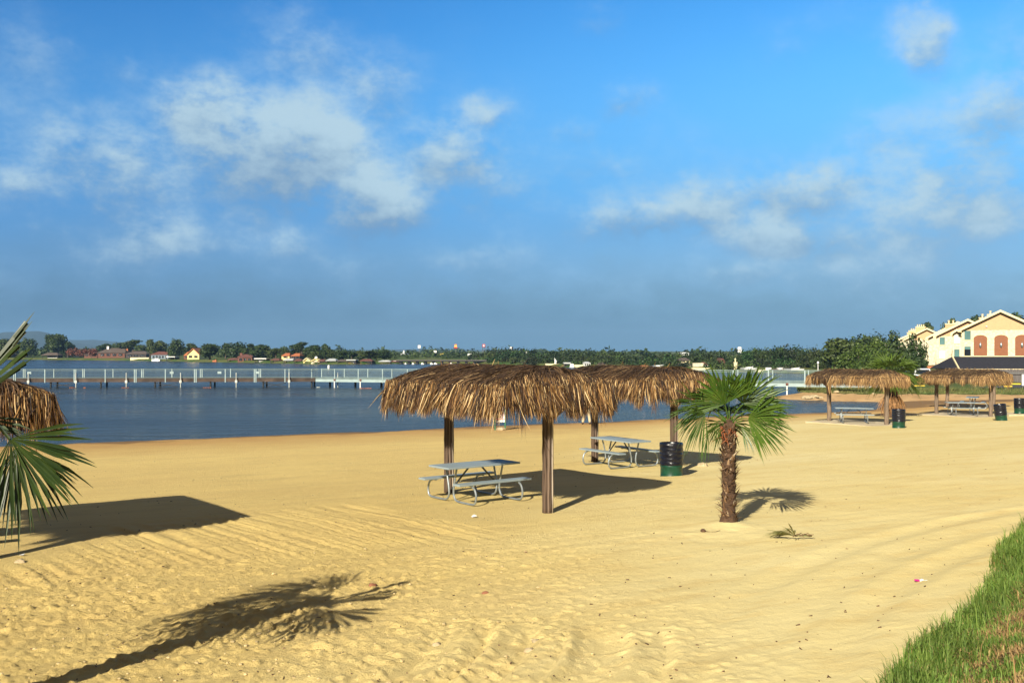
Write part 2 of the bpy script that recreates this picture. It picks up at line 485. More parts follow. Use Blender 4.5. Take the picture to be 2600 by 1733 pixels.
# value noise
_T = np.random.default_rng(3).random((512, 512))
def vn(x, y, seed=0):
    x = np.asarray(x, float) + seed * 17.31; y = np.asarray(y, float) + seed * 9.77
    xi = np.floor(x).astype(int); yi = np.floor(y).astype(int)
    fx = x - xi; fy = y - yi
    fx = fx * fx * (3 - 2 * fx); fy = fy * fy * (3 - 2 * fy)
    g = lambda a, b: _T[a % 512, b % 512]
    return (g(xi, yi) * (1 - fx) + g(xi + 1, yi) * fx) * (1 - fy) + (g(xi, yi + 1) * (1 - fx) + g(xi + 1, yi + 1) * fx) * fy
def fbm(x, y, o=4, seed=0):
    t = 0; a = .5; n = 0
    for i in range(o):
        t = t + a * vn(x * 2 ** i, y * 2 ** i, seed + i); n += a; a *= .5
    return t / n - .5
def sst(a, b, x):
    t = np.clip((x - a) / (b - a), 0, 1)
    return t * t * (3 - 2 * t)


# ------------------------------------------------------------------ terrain heights
WATER = -1.05
BX, BY = .877, .48
def beach_s(X, Y): return -BY * X + BX * Y
def bank_d(X, Y): return (X - 3.5) * .825 + (Y - 9.5) * -.565
def ground0(X, Y):
    """smooth ground: bank - beach - slope to the lake"""
    X = np.asarray(X, float); Y = np.asarray(Y, float)
    s = beach_s(X, Y)
    z = -.035 * np.where(s < 16, 0, np.where(s < 22, (s - 16) ** 2 / 12, s - 19))
    d = bank_d(X, Y) - .22 + .5 * fbm(X * .6, Y * .6, 2, 5)
    z = z + .3 * sst(25, 33, X) * sst(58, 74, Y)
    z = z + 1.62 * sst(-.25, 3.2, d) * sst(40, 22, Y) + .02 * np.maximum(d - 3.2, 0)
    return z


def ground(X, Y):
    X = np.asarray(X, float); Y = np.asarray(Y, float)
    z = ground0(X, Y)
    s = beach_s(X, Y); b = BX * X + BY * Y
    near = sst(40, 22, Y)
    z = z + .05 * fbm(X / 3.0, Y / 3.0, 3, 1) + .02 * fbm(X / .7, Y / .7, 3, 2) * (0.4 + .6 * near)
    # long drag lines along the beach
    wob = .35 * fbm(b / 5, s / 5, 2, 8)
    drag = .5 * vn((s + wob) / .28, b / 9, 11) + .5 * vn((s + wob) / .11, b / 5, 12) - .5
    left = sst(3.0, -2.5, X - .25 * (Y - 12))
    z = z + drag * (.010 + .022 * left * sst(26, 18, Y)) * sst(45, 20, Y)
    # rake furrows across the beach
    mk_ = sst(14.6, 15.6, s + .5 * fbm(b, s, 2, 4)) * sst(20.3, 19.2, s) * sst(-3.5, -1.5, b) * sst(8.6, 7.2, b)
    g = b + .22 * (s - 17) + .15 * fbm(s / 2, b / 2, 2, 9)
    fur = np.abs(((g / .42) % 1) - .5) * 2
    fur2 = np.abs(((g / .15) % 1) - .5) * 2
    fur3 = vn(g / .09, s / 2.5, 23)
    z = z + mk_ * (.018 * (fur ** 1.5 - .4) * (.2 + 1.4 * vn(g / .42, s / 3, 3)) + .013 * (fur2 - .5) * vn(g / .15, s / 4, 5) * 1.6 + .044 * (fur3 - .5))
    # curved ruts close to the bank
    mr = sst(-2.0, -1.2, X) * sst(2.2, 1.4, X) * sst(11.7, 10.9, Y + .3 * fbm(X, Y, 2, 6))
    q = X + .10 * (Y - 11.3) ** 2 + .12 * fbm(X * 1.3, Y * .6, 2, 7)
    z = z + mr * (.12 * (vn(q / .17, Y / 9, 13) - .5) + .05 * (vn(q / .45, Y / 9, 15) - .5) - .05 * np.exp(-((q + .28) / .05) ** 2) - .035 * np.exp(-((q - .62) / .05) ** 2) - .03 * np.exp(-((q + .72) / .04) ** 2))
    # wheel tracks curving along the foot of the bank
    for k, (w0, a0) in enumerate(((0, .9), (1.5, .8), (.7, .4))):
        rr = np.hypot(X - 20.5, Y - 2.0)
        dd = (rr - (19.0 + w0)) / .22
        z = z - .034 * a0 * np.exp(-dd * dd) * sst(30, 22, Y) * sst(1.0, 4.0, X)
        z = z + .020 * a0 * np.exp(-(np.abs(dd) - 1.4) ** 2 * 3) * sst(30, 22, Y) * sst(1.0, 4.0, X)
    # clods
    rough = left * sst(19, 13.5, Y) * (.5 + 1.0 * vn(X / 1.3, Y / .8, 14)) + .6 * sst(14, 10.5, Y) * sst(3.6, 1.6, X) + .08
    c1 = np.maximum(vn(X / .066, Y / .066, 21) - .55, 0) / .45
    c2 = np.maximum(vn(X / .14, Y / .14, 22) - .72, 0) / .28
    z = z + rough * sst(24, 16, Y) * (.034 * c1 + .016 * c2)
    z = z + .02 * np.exp(-((np.hypot(X - 3.96, Y - 17.9)) / .7) ** 2) * fbm(X / .12, Y / .12, 3, 33)
    # churned patch by the palm and mound at its foot
    pd = np.hypot(X - 3.96, Y - 17.9)
    z = z + .085 * np.exp(-(pd / .36) ** 2) + .03 * np.exp(-(pd / 1.2) ** 2)
    ch = np.exp(-((X - 2.9) / 1.3) ** 2 - ((Y - 16.9) / .7) ** 2)
    z = z + ch * .05 * fbm(X / .35, Y / .35, 3, 31)
    # level pads under the shelters
    for (px_, py_, pz_) in PADS:
        w = sst(3.0, 1.8, np.hypot(X - px_, Y - py_))
        z = z * (1 - w) + (pz_ + .012 * fbm(X / .5, Y / .5, 3, 41)) * w
    return z


# the shelters: two posts each (back post, front post), from the photo's post feet
SH = {'a': ((-10.5, 17.35), (-8.36, 14.55)), 'b': ((-1.434, 22.4), (.714, 19.6)), 'c': ((2.5, 29.75), (4.42, 26.85)),
      'd': ((17.2, 53.4), (19.25, 50.6)), 'e': ((26.3, 61.0), (28.35, 58.3)), 'f': ((30.2, 68.3), (31.95, 65.3))}
PADS = []
SHC = {}
for _k, (A, B) in SH.items():
    cx, cy = (A[0] + B[0]) / 2, (A[1] + B[1]) / 2
    PADS.append((cx, cy, float(ground0(cx, cy))))
    SHC[_k] = (cx, cy, float(ground0(cx, cy)), math.atan2(B[1] - A[1], B[0] - A[0]))
def gz(x, y): return float(ground(np.array([x]), np.array([y]))[0])
# ------------------------------------------------------------------ the setting
def sand_material():
    m = bpy.data.materials.new('beach_sand'); m.use_nodes = True
    nt = m.node_tree; N, L = nt.nodes, nt.links
    b = N['Principled BSDF']
    b.inputs['Roughness'].default_value = .95; b.inputs['Specular IOR Level'].default_value = .15
    geo = N.new('ShaderNodeNewGeometry')
    def noise(scale, detail=5, rough=.6, st=None):
        v = geo.outputs['Position']
        if st:
            mp = N.new('ShaderNodeMapping'); mp.vector_type = 'TEXTURE'
            mp.inputs['Rotation'].default_value = (0, 0, R(28.7)); mp.inputs['Scale'].default_value = st
            L.new(v, mp.inputs[0]); v = mp.outputs[0]
        n = N.new('ShaderNodeTexNoise'); n.inputs['Scale'].default_value = scale
        n.inputs['Detail'].default_value = detail; n.inputs['Roughness'].default_value = rough
        L.new(v, n.inputs['Vector']); return n.outputs[0]
    def ramp(fac, a, b_, ca, cb):
        r = N.new('ShaderNodeMapRange'); L.new(fac, r.inputs[0])
        r.inputs[1].default_value, r.inputs[2].default_value = a, b_
        mx = N.new('ShaderNodeMix'); mx.data_type = 'RGBA'; L.new(r.outputs[0], mx.inputs[0])
        for i, c in ((6, ca), (7, cb)):
            if isinstance(c, tuple): mx.inputs[i].default_value = (*c, 1)
            else: L.new(c, mx.inputs[i])
        return mx.outputs[2]
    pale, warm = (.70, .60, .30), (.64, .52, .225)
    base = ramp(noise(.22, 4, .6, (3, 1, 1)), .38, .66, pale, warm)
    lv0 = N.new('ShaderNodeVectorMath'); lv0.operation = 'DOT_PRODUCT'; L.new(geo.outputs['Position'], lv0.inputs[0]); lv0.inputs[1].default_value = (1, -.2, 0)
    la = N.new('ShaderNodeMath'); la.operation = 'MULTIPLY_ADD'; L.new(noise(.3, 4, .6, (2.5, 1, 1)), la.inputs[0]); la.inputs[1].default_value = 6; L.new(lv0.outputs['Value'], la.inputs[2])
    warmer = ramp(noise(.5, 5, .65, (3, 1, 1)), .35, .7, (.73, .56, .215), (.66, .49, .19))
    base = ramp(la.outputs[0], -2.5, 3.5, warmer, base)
    base = ramp(noise(2.2, 5, .65, (4, 1, 1)), .5, .8, base, (.58, .435, .175))
    # damp sand towards the lake
    dt = N.new('ShaderNodeVectorMath'); dt.operation = 'DOT_PRODUCT'
    L.new(geo.outputs['Position'], dt.inputs[0]); dt.inputs[1].default_value = (-BY, BX, 0)
    ad = N.new('ShaderNodeMath'); ad.operation = 'MULTIPLY_ADD'
    L.new(noise(.35, 4), ad.inputs[0]); ad.inputs[1].default_value = 8; L.new(dt.outputs['Value'], ad.inputs[2])
    base = ramp(ad.outputs[0], 42, 51, base, (.50, .31, .11))
    base = ramp(ad.outputs[0], 51.2, 53.0, base, (.22, .135, .06))
    # scattered dark specks
    vo = N.new('ShaderNodeTexVoronoi'); vo.inputs['Scale'].default_value = 5.5
    L.new(geo.outputs['Position'], vo.inputs['Vector'])
    sp = N.new('ShaderNodeMapRange'); L.new(vo.outputs['Distance'], sp.inputs[0])
    sp.inputs[1].default_value, sp.inputs[2].default_value = .05, .085
    sp.inputs[3].default_value, sp.inputs[4].default_value = .55, 0
    gt = N.new('ShaderNodeMath'); gt.operation = 'GREATER_THAN'
    sc = N.new('ShaderNodeSeparateColor'); L.new(vo.outputs['Color'], sc.inputs[0])
    L.new(sc.outputs[0], gt.inputs[0]); gt.inputs[1].default_value = .72
    mu = N.new('ShaderNodeMath'); mu.operation = 'MULTIPLY'; L.new(sp.outputs[0], mu.inputs[0]); L.new(gt.outputs[0], mu.inputs[1])
    base = ramp(mu.outputs[0], 0, 1, base, (.16, .08, .03))
    L.new(base, b.inputs['Base Color'])
    bp = N.new('ShaderNodeBump'); bp.inputs['Distance'].default_value = .05
    lv = N.new('ShaderNodeVectorMath'); lv.operation = 'DOT_PRODUCT'; L.new(geo.outputs['Position'], lv.inputs[0]); lv.inputs[1].default_value = (1, -.2, 0)
    ls = N.new('ShaderNodeMapRange'); L.new(lv.outputs['Value'], ls.inputs[0]); ls.inputs[1].default_value, ls.inputs[2].default_value = -5.5, 1.0
    ls.inputs[3].default_value, ls.inputs[4].default_value = 1.0, .30
    L.new(ls.outputs[0], bp.inputs['Strength'])
    L.new(noise(24, 7, .78), bp.inputs['Height'])
    bp2 = N.new('ShaderNodeBump'); bp2.inputs['Strength'].default_value = 1; bp2.inputs['Distance'].default_value = .028
    L.new(noise(3.2, 6, .7, (2.5, 1, 1)), bp2.inputs['Height']); L.new(bp.outputs[0], bp2.inputs['Normal'])
    L.new(bp2.outputs[0], b.inputs['Normal'])
    return m


def axis(fine0, fine1, step, lo, hi, grow=1.045, cap=2.0):
    v = list(np.arange(fine0, fine1, step))
    s = step
    while v[-1] < hi:
        s = min(s * grow, cap); v.append(v[-1] + s)
    s = step; w = [v[0]]
    while w[-1] > lo:
        s = min(s * grow, cap); w.append(w[-1] - s)
    return np.array(w[:0:-1] + v)


def build_beach():
    xs = axis(-7.5, 8.5, .034, -75, 130)
    ys = axis(8.6, 21, .034, -14, 88, grow=1.025, cap=.6)
    X, Y = np.meshgrid(xs, ys)
    Z = ground(X, Y)
    V = np.stack([X, Y, Z], -1).reshape(-1, 3)
    nx, ny = len(xs), len(ys)
    i = np.arange(nx * ny).reshape(ny, nx)
    F = np.stack([i[:-1, :-1], i[:-1, 1:], i[1:, 1:], i[1:, :-1]], -1).reshape(-1, 4)
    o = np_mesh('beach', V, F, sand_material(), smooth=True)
    tag(o, 'tan sandy beach raked and rutted, sloping to the lake', 'beach', kind='structure')
    print('beach verts', len(V))


def build_water():
    m = bpy.data.materials.new('lake_water'); m.use_nodes = True
    nt = m.node_tree; N, L = nt.nodes, nt.links
    b = N['Principled BSDF']
    b.inputs['Base Color'].default_value = (.018, .028, .036, 1)
    b.inputs['Roughness'].default_value = .16
    b.inputs['Specular IOR Level'].default_value = .21
    geo = N.new('ShaderNodeNewGeometry')
    def noise(scale, sc, d=4):
        mp = N.new('ShaderNodeMapping'); mp.inputs['Scale'].default_value = sc
        mp.inputs['Rotation'].default_value = (0, 0, R(8))
        L.new(geo.outputs['Position'], mp.inputs[0])
        n = N.new('ShaderNodeTexNoise'); n.inputs['Scale'].default_value = scale; n.inputs['Detail'].default_value = d
        n.inputs['Roughness'].default_value = .6
        L.new(mp.outputs[0], n.inputs['Vector']); return n.outputs[0]
    b1 = N.new('ShaderNodeBump'); b1.inputs['Distance'].default_value = .75; b1.inputs['Strength'].default_value = 1
    L.new(noise(.9, (.45, 1.1, 1), 5), b1.inputs['Height'])
    b2 = N.new('ShaderNodeBump'); b2.inputs['Distance'].default_value = .14
    L.new(noise(4.2, (.6, 1.1, 1)), b2.inputs['Height']); L.new(b1.outputs[0], b2.inputs['Normal'])
    L.new(b2.outputs[0], b.inputs['Normal'])
    # wind-ruffled patches are a little rougher and paler
    nz = noise(.03, (.3, 1.6, 1), 4)
    mr = N.new('ShaderNodeMapRange'); L.new(nz, mr.inputs[0]); mr.inputs[1].default_value = .35; mr.inputs[2].default_value = .65
    mr.inputs[3].default_value = .12; mr.inputs[4].default_value = .3
    L.new(mr.outputs[0], b.inputs['Roughness'])
    mb = MB()
    mb.add([(-2500, 25, WATER), (700, 25, WATER), (700, 2500, WATER), (-2500, 2500, WATER)], [(0, 1, 2, 3)])
    o = mb.build('lake_water', m)
    tag(o, 'grey blue lake water with small ripples', 'lake', kind='structure')


def land_material(name, c1, c2, c3, sc=.08):
    m = bpy.data.materials.new(name); m.use_nodes = True
    nt = m.node_tree; N, L = nt.nodes, nt.links
    b = N['Principled BSDF']; b.inputs['Roughness'].default_value = .95; b.inputs['Specular IOR Level'].default_value = .1
    geo = N.new('ShaderNodeNewGeometry')
    last = (*c1, 1)
    for s_, cc, lo, hi in ((sc, c2, .42, .62), (sc * 6, c3, .52, .72)):
        n = N.new('ShaderNodeTexNoise'); n.inputs['Scale'].default_value = s_; n.inputs['Detail'].default_value = 6
        L.new(geo.outputs['Position'], n.inputs['Vector'])
        r = N.new('ShaderNodeMapRange'); L.new(n.outputs[0], r.inputs[0]); r.inputs[1].default_value = lo; r.inputs[2].default_value = hi
        mx = N.new('ShaderNodeMix'); mx.data_type = 'RGBA'; L.new(r.outputs[0], mx.inputs[0])
        if isinstance(last, tuple): mx.inputs[6].default_value = last
        else: L.new(last, mx.inputs[6])
        mx.inputs[7].default_value = (*cc, 1); last = mx.outputs[2]
    L.new(last, b.inputs['Base Color'])
    return m


# shoreline of the lake beyond the beach, near point of land first, then the far side from right to left
SHORE = [(130, 82.5), (75, 83), (58, 84.5), (44, 84.3), (36, 84.6), (30, 85.4), (27.2, 87.2), (27.0, 91), (31, 99), (40, 112), (50, 130), (57, 152),
         (57, 172), (53, 186), (46, 199), (39, 209), (31, 223), (19, 246), (9, 262), (0, 285), (-14, 322), (-30, 326), (-42, 318), (-50, 306), (-60, 310),
         (-89, 343), (-118, 372), (-147, 405), (-180, 432), (-212, 459), (-250, 470), (-330, 500), (-500, 560), (-900, 700), (-1700, 800)]


def far_z(t, x, y):
    """height of the land t metres behind the shoreline"""
    return WATER + .75 * min(t / 1.5, 1) + 1.1 * (1 - math.exp(-max(t - 1.5, 0) / 60)) * (1 if y > 150 else .25)


def build_land():
    rows = [-4.5, -1.5, 0.3, 2.2, 6, 14, 30, 60, 120, 260, 600, 1400, 2600, 3600, 4600]
    n = len(SHORE)
    V, F = [], []
    for i, (x, y) in enumerate(SHORE):
        a = SHORE[max(i - 1, 0)]; c = SHORE[min(i + 1, n - 1)]
        t = Vector((c[0] - a[0], c[1] - a[1])).normalized()
        nrm = Vector((t.y, -t.x))
        out = Vector((x + 12, y - 60)).normalized()
        for r in rows:
            k = min(max((r - 2) / 40, 0), 1)
            d = (nrm * (1 - k) + out * k).normalized()
            p = Vector((x, y)) + d * r
            if y < 100 and x > 20:
                z = {-4.5: -1.45, -1.5: -1.2, .3: -.75, 2.2: -.58}.get(r, -.55)
                z = z if r < 60 else -.3
            else:
                z = WATER - .9 if r < -2 else (WATER - .25 if r < 0 else far_z(r, x, y))
            V.append((p.x, p.y, z))
    k = len(rows)
    for i in range(n - 1):
        for j in range(k - 1):
            F.append((i * k + j, i * k + j + 1, (i + 1) * k + j + 1, (i + 1) * k + j))
    mb = MB(); mb.add(V, F)
    o = mb.build('shore_land', land_material('rough_grass_land', (.045, .095, .02), (.10, .12, .035), (.20, .14, .07)), smooth=True)
    tag(o, 'grassy land round the lake beyond the beach', 'land', kind='structure')
    # base sheet to the horizon
    mb = MB(); S = 9500
    mb.add([(-S, -60, -3.2), (S, -60, -3.2), (S, 5600, -3.2), (-S, 5600, -3.2)], [(0, 1, 2, 3)])
    o = mb.build('ground', land_material('far_plain', (.05, .07, .03), (.08, .09, .04), (.1, .1, .05), .004))
    tag(o, 'flat plain reaching the horizon', 'ground', kind='structure')
    # bare sandy foot of the little point of land
    prof = [(-6.2, -1.6), (-4.2, -1.16), (-2.6, -.98), (-.6, -.66), (.5, -.60)]
    V, F = [], []
    pts = [p for p in SHORE[:8]]
    dens = []
    for a, b in zip(pts[:-1], pts[1:]):
        for q in range(8): dens.append((a[0] + (b[0] - a[0]) * q / 8, a[1] + (b[1] - a[1]) * q / 8))
    for i, (x, y) in enumerate(dens):
        a = dens[max(i - 2, 0)]; c = dens[min(i + 2, len(dens) - 1)]
        t = Vector((c[0] - a[0], c[1] - a[1])).normalized(); nrm = Vector((t.y, -t.x))
        for r, z in prof:
            p = Vector((x, y)) + nrm * (r * (1 + .12 * math.sin(i * .9)) )
            V.append((p.x, p.y, z + .05 * math.sin(i * 1.7 + r) + .03))
    k = len(prof)
    for i in range(len(dens) - 1):
        for j in range(k - 1): F.append((i * k + j, i * k + j + 1, (i + 1) * k + j + 1, (i + 1) * k + j))
    mb = MB(); mb.add(V, F)
    o = mb.build('sandy_shore', land_material('eroded_sand_bank', (.50, .34, .17), (.42, .27, .13), (.30, .20, .1), .3), smooth=True)
    tag(o, 'bare sandy shore sloping into the inlet', 'shore', kind='structure')
    # parking area
    mb = MB(); mb.add([(34, 99, -.50), (140, 95, -.50), (140, 128, -.50), (42, 132, -.50)], [(0, 1, 2, 3)])
    o = mb.build('car_park_pavement', 'asphalt'); tag(o, 'dark asphalt parking area behind the grass', 'pavement', kind='structure')
    # far hills
    def hill(name, pts, Y, depth):
        V, F = [], []
        K = 6
        for i, (px, py) in enumerate(pts):
            top = wz(py, Y); x = wx(px, Y)
            for j in range(K):
                t = j / (K - 1)
                h = math.sin(PI * min(t * 1.0, .5)) if t < .5 else math.sin(PI * t)
                V.append((x * (1 + (t - .5) * .2), Y + (t - .5) * depth, -3 + (top + 3) * max(h, 0)))
        for i in range(len(pts) - 1):
            for j in range(K - 1): F.append((i * K + j, (i + 1) * K + j, (i + 1) * K + j + 1, i * K + j + 1))
        mb = MB(); mb.add(V, F); o = mb.build(name, 'hill', smooth=True)
        return o
    o = hill('hill', [(-700, 880), (-400, 850), (-200, 842), (-60, 858), (-10, 852), (6, 844), (18, 841.5), (38, 841), (52, 842), (66, 841), (82, 839), (104, 838.5), (116, 841), (130, 848), (150, 857), (180, 866), (260, 880), (340, 892)], 3600, 900)
    tag(o, 'flat topped blue hill far beyond the lake', 'hill', kind='structure')
    o = hill('hill', [(60, 880), (130, 866), (165, 860), (185, 862), (215, 862), (240, 861), (262, 863), (290, 866), (320, 868), (380, 874), (460, 882), (700, 887), (900, 888), (1100, 886), (1300, 889), (1500, 891)], 4400, 1000)
    tag(o, 'long low ridge far beyond the lake', 'hill', kind='structure')


build_beach(); build_water(); build_land()


# ------------------------------------------------------------------ vegetation helpers
def crown_np(rng, lobes, n, size, squash=1.0):
    """leaf clump quads spread through a set of lobes (x,y,z,r); returns V,F"""
    w = np.array([l[3] ** 2 for l in lobes]); w = w / w.sum()
    k = rng.choice(len(lobes), n, p=w)
    L = np.array(lobes)[k]
    d = rng.normal(size=(n, 3)); d /= np.linalg.norm(d, axis=1)[:, None]
    rad = L[:, 3] * (rng.random(n) ** .45) * (1 + .12 * rng.normal(size=n))
    c = L[:, :3] + d * rad[:, None] * np.array([1, 1, squash])
    nrm = d + .7 * rng.normal(size=(n, 3)); nrm[:, 2] += .3
    nrm /= np.linalg.norm(nrm, axis=1)[:, None]
    a = np.cross(nrm, rng.normal(size=(n, 3))); a /= np.linalg.norm(a, axis=1)[:, None]
    b = np.cross(nrm, a)
    s = size * (.6 + .9 * rng.random(n))
    a = a * s[:, None]; b = b * (s * .7)[:, None]
    V = np.stack([c - a * .5, c - b * .5 + a * .12, c + a * .55, c + b * .5 + a * .12], 1).reshape(-1, 3)
    F = np.arange(4 * n).reshape(n, 4)
    return V, F


def rand_lobes(rng, w, h, z0, n):
    """lobes filling a crown of half-width w, height h starting at z0"""
    out = []
    for i in range(n):
        t = rng.random()
        ring = w * (.72 * math.sin(PI * min(1, .22 + .70 * t)))
        an = rng.random() * 2 * PI; q = ring * rng.random() ** .5
        r = w * (.30 + .2 * rng.random())
        out.append((q * math.cos(an), q * math.sin(an), z0 + r * .7 + (h - r * 1.4) * t, r))
    return out


def tree_proto(name, seed, w, h, n, size, mat, trunk_r=.2, z0=1.0, nl=9):
    """a unit kept out of the scene graph: returns (crown mesh, trunk mesh)"""
    rng = np.random.default_rng(seed)
    lob = rand_lobes(rng, w, h - z0, z0, nl)
    V, F = crown_np(rng, lob, n, size)
    o = np_mesh('crown', V, F, mat)
    mb = MB()
    mb.tube([(0, 0, -.4), (.05, 0, z0 * .6), (0, .05, h * .45), (.1, 0, h * .7)], [trunk_r * 1.3, trunk_r, trunk_r * .6, trunk_r * .2], 7)
    for l in lob[:6]:
        mb.tube([(0, .03, h * .35), (l[0] * .5, l[1] * .5, (l[2] + h * .35) / 2), (l[0] * .9, l[1] * .9, l[2])], [trunk_r * .5, trunk_r * .3, trunk_r * .1], 5)
    t = mb.build('trunk', 'bark', smooth=True)
    cm, tm = o.data, t.data
    bpy.data.objects.remove(o); bpy.data.objects.remove(t)
    return cm, tm, w, h


def put_tree(proto, kind, label, x, y, z, w, h, rz, group, cat='tree'):
    cm, tm, pw, ph = proto
    w *= 1.38
    r = thing(kind, label, cat, (x, y, z), rz, group)
    r.scale = (w / pw, w / pw, h / ph)
    for nm, me in (('crown', cm), ('trunk', tm)):
        o = bpy.data.objects.new(nm, me); COL.objects.link(o); o.parent = r
    return r


def fan_leaf(rng, P0, az, el, L, Rb, roll=0.0, droop=.25, span=105, nseg=30, bend=.3, tip=.35, fuse=.58, stalk=.014, hub=None, face=None):
    """a palm fan leaf: stalk and pleated blade split into narrow segments; lists of verts, quads"""
    V, F = [], []
    P0 = Vector(P0)
    d = Vector((math.cos(el) * math.sin(az), math.cos(el) * math.cos(az), math.sin(el)))
    pts = [P0 + d * (L * t) - Vector((0, 0, droop * L * t * t)) for t in (0, .2, .4, .6, .8, 1.0)]
    if hub:
        h_ = Vector(hub); pts = [P0.lerp(h_, t) + Vector((0, 0, .10 * (P0 - h_).length * math.sin(PI * t))) for t in (0, .2, .4, .6, .8, 1.0)]
    mb = MB()
    mb.tube(pts, [stalk * 1.5, stalk * 1.2, stalk, stalk * .9, stalk * .8, stalk * .7], 5, cap=False)
    e1 = (pts[-1] - pts[-2]).normalized()
    e2 = e1.cross(Vector((0, 0, 1)))
    if e2.length < .05: e2 = Vector((1, 0, 0))
    e2.normalize()
    e3 = e2.cross(e1).normalized()
    # blade bends down from the stalk, then rolls
    e1b = (e1 * math.cos(bend) - e3 * math.sin(bend)).normalized()
    e3b = e2.cross(e1b).normalized()
    q = Matrix.Rotation(roll, 3, e1b)
    e2, e3 = q @ e2, q @ e3b
    H = pts[-1]
    if face:
        # blade turned a known way: (angle of its middle in the upright plane, lean towards -Y, yaw)
        a_, ta, ya = R(face[0]), R(face[1]), R(face[2])
        e1b = Vector((math.cos(a_) * math.cos(ta), -math.sin(ta), math.sin(a_) * math.cos(ta)))
        e2 = Vector((-math.sin(a_), math.sin(ya), math.cos(a_))); e2 = (e2 - e1b * e2.dot(e1b)).normalized()
        e3 = e2.cross(e1b).normalized()
        if e3.y > 0: e2 = -e2; e3 = -e3
    sp = R(span)
    dth = 2 * sp / nseg
    bv, bf = [], []
    for i in range(nseg):
        th = -sp + (i + .5) * dth
        dirv = e1b * math.cos(th) + e2 * math.sin(th)
        # sides of the fan curl up a little
        dirv = (dirv + e3 * (.22 * abs(math.sin(th)) + .05 * rng.normal())).normalized()
        lat = dirv.cross(e3).normalized()
        Ls = Rb * (.80 + .20 * math.cos(th * .8)) * (1 + .07 * rng.normal())
        hw = Ls * fuse * math.tan(dth / 2) * 1.02
        tp = tip * (1 + .5 * rng.normal())
        side = .05 * rng.normal()
        o = len(bv)
        for t, wk in ((.02, .06), (fuse * .55, .56), (fuse, 1.0), (.76, .62), (.9, .34), (1.0, .05)):
            c = H + dirv * (Ls * t) - Vector((0, 0, max(0, t - .3) ** 2 * tp * Ls * 1.6)) + lat * (side * Ls * t * t)
            w_ = hw * wk
            fold = w_ * .7
            bv += [c - lat * w_ , c - e3 * fold, c + lat * w_]
        for k in range(5):
            a = o + k * 3
            bf += [(a, a + 1, a + 4, a + 3), (a + 1, a + 2, a + 5, a + 4)]
    return mb, bv, bf


def make_palm(label, loc, leaves, trunk_h, trunk_r, seed, mat='frond', dead=(), skirt=0, spikes=260, rbase=1.5, lean=0.0):
    rng = np.random.default_rng(seed)
    t = thing('fan_palm', label, 'palm tree', loc)
    mb = MB()
    ring = [(trunk_r * rbase * 1.1, -.15), (trunk_r * rbase, .02), (trunk_r * 1.22, .12), (trunk_r * 1.02, .25)]
    nz = 26
    for i in range(nz): ring.append((trunk_r * (1 + .10 * math.sin(i * 2.1) + .05 * math.sin(i * .7)), .25 + (trunk_h - .25) * (i + 1) / nz))
    ring.append((.02, trunk_h + .12))
    mb.lathe(ring, 22,  jit=lambda a, z: trunk_r * .12 * math.sin(a * 7 + z * 23) * math.sin(z * 31 + a * 3))
    mb.v = [(x + lean * (max(z, 0) / trunk_h) ** 1.3, y, z) for x, y, z in mb.v]
    mb.build('trunk', 'trunk', t, smooth=True)
    # old leaf bases and fibre tufts round the trunk
    mb = MB()
    for i in range(spikes):
        z = trunk_h * rng.random() ** .9; a = rng.random() * 2 * PI
        r0 = trunk_r * .98; ln = .06 + .13 * rng.random(); w = .008 + .02 * rng.random()
        up = -.3 + 1.3 * rng.random()
        da = .9 * rng.normal()
        o_ = Vector((math.cos(a), math.sin(a), 0)); tg = Vector((-math.sin(a), math.cos(a), 0))
        p0 = o_ * r0 + Vector((0, 0, z))
        p1 = p0 + o_ * (ln * .28) + tg * da * .05 + Vector((0, 0, up * ln * .8))
        p2 = p1 + o_ * (ln * (.12 + .5 * (rng.random() < .25))) + tg * da * .06 + Vector((0, 0, up * ln * .6))
        mb.add([p0 - tg * w, p0 + tg * w, p1 + tg * w * .7 + o_ * .004, p1 - tg * w * .7 + o_ * .004, p2], [(0, 1, 2, 3), (3, 2, 4)])
    mb.v = [(x + lean * (max(z, 0) / trunk_h) ** 1.3, y, z) for x, y, z in mb.v]
    mb.build('leaf_bases', 'fibre', t)
    for lf in leaves:
        kw = dict(lf)
        P0 = kw.pop('P', (lean, 0, trunk_h))
        m_ = 'frond_dead' if kw.pop('dead', False) else mat
        mb, bv, bf = fan_leaf(rng, P0, **kw)
        # stalk and blade are one leaf
        o = len(mb.v); mb.v += [tuple(v) for v in bv]; mb.f += [tuple(i + o for i in f) for f in bf]
        mb.build('frond', m_, t)
    return t


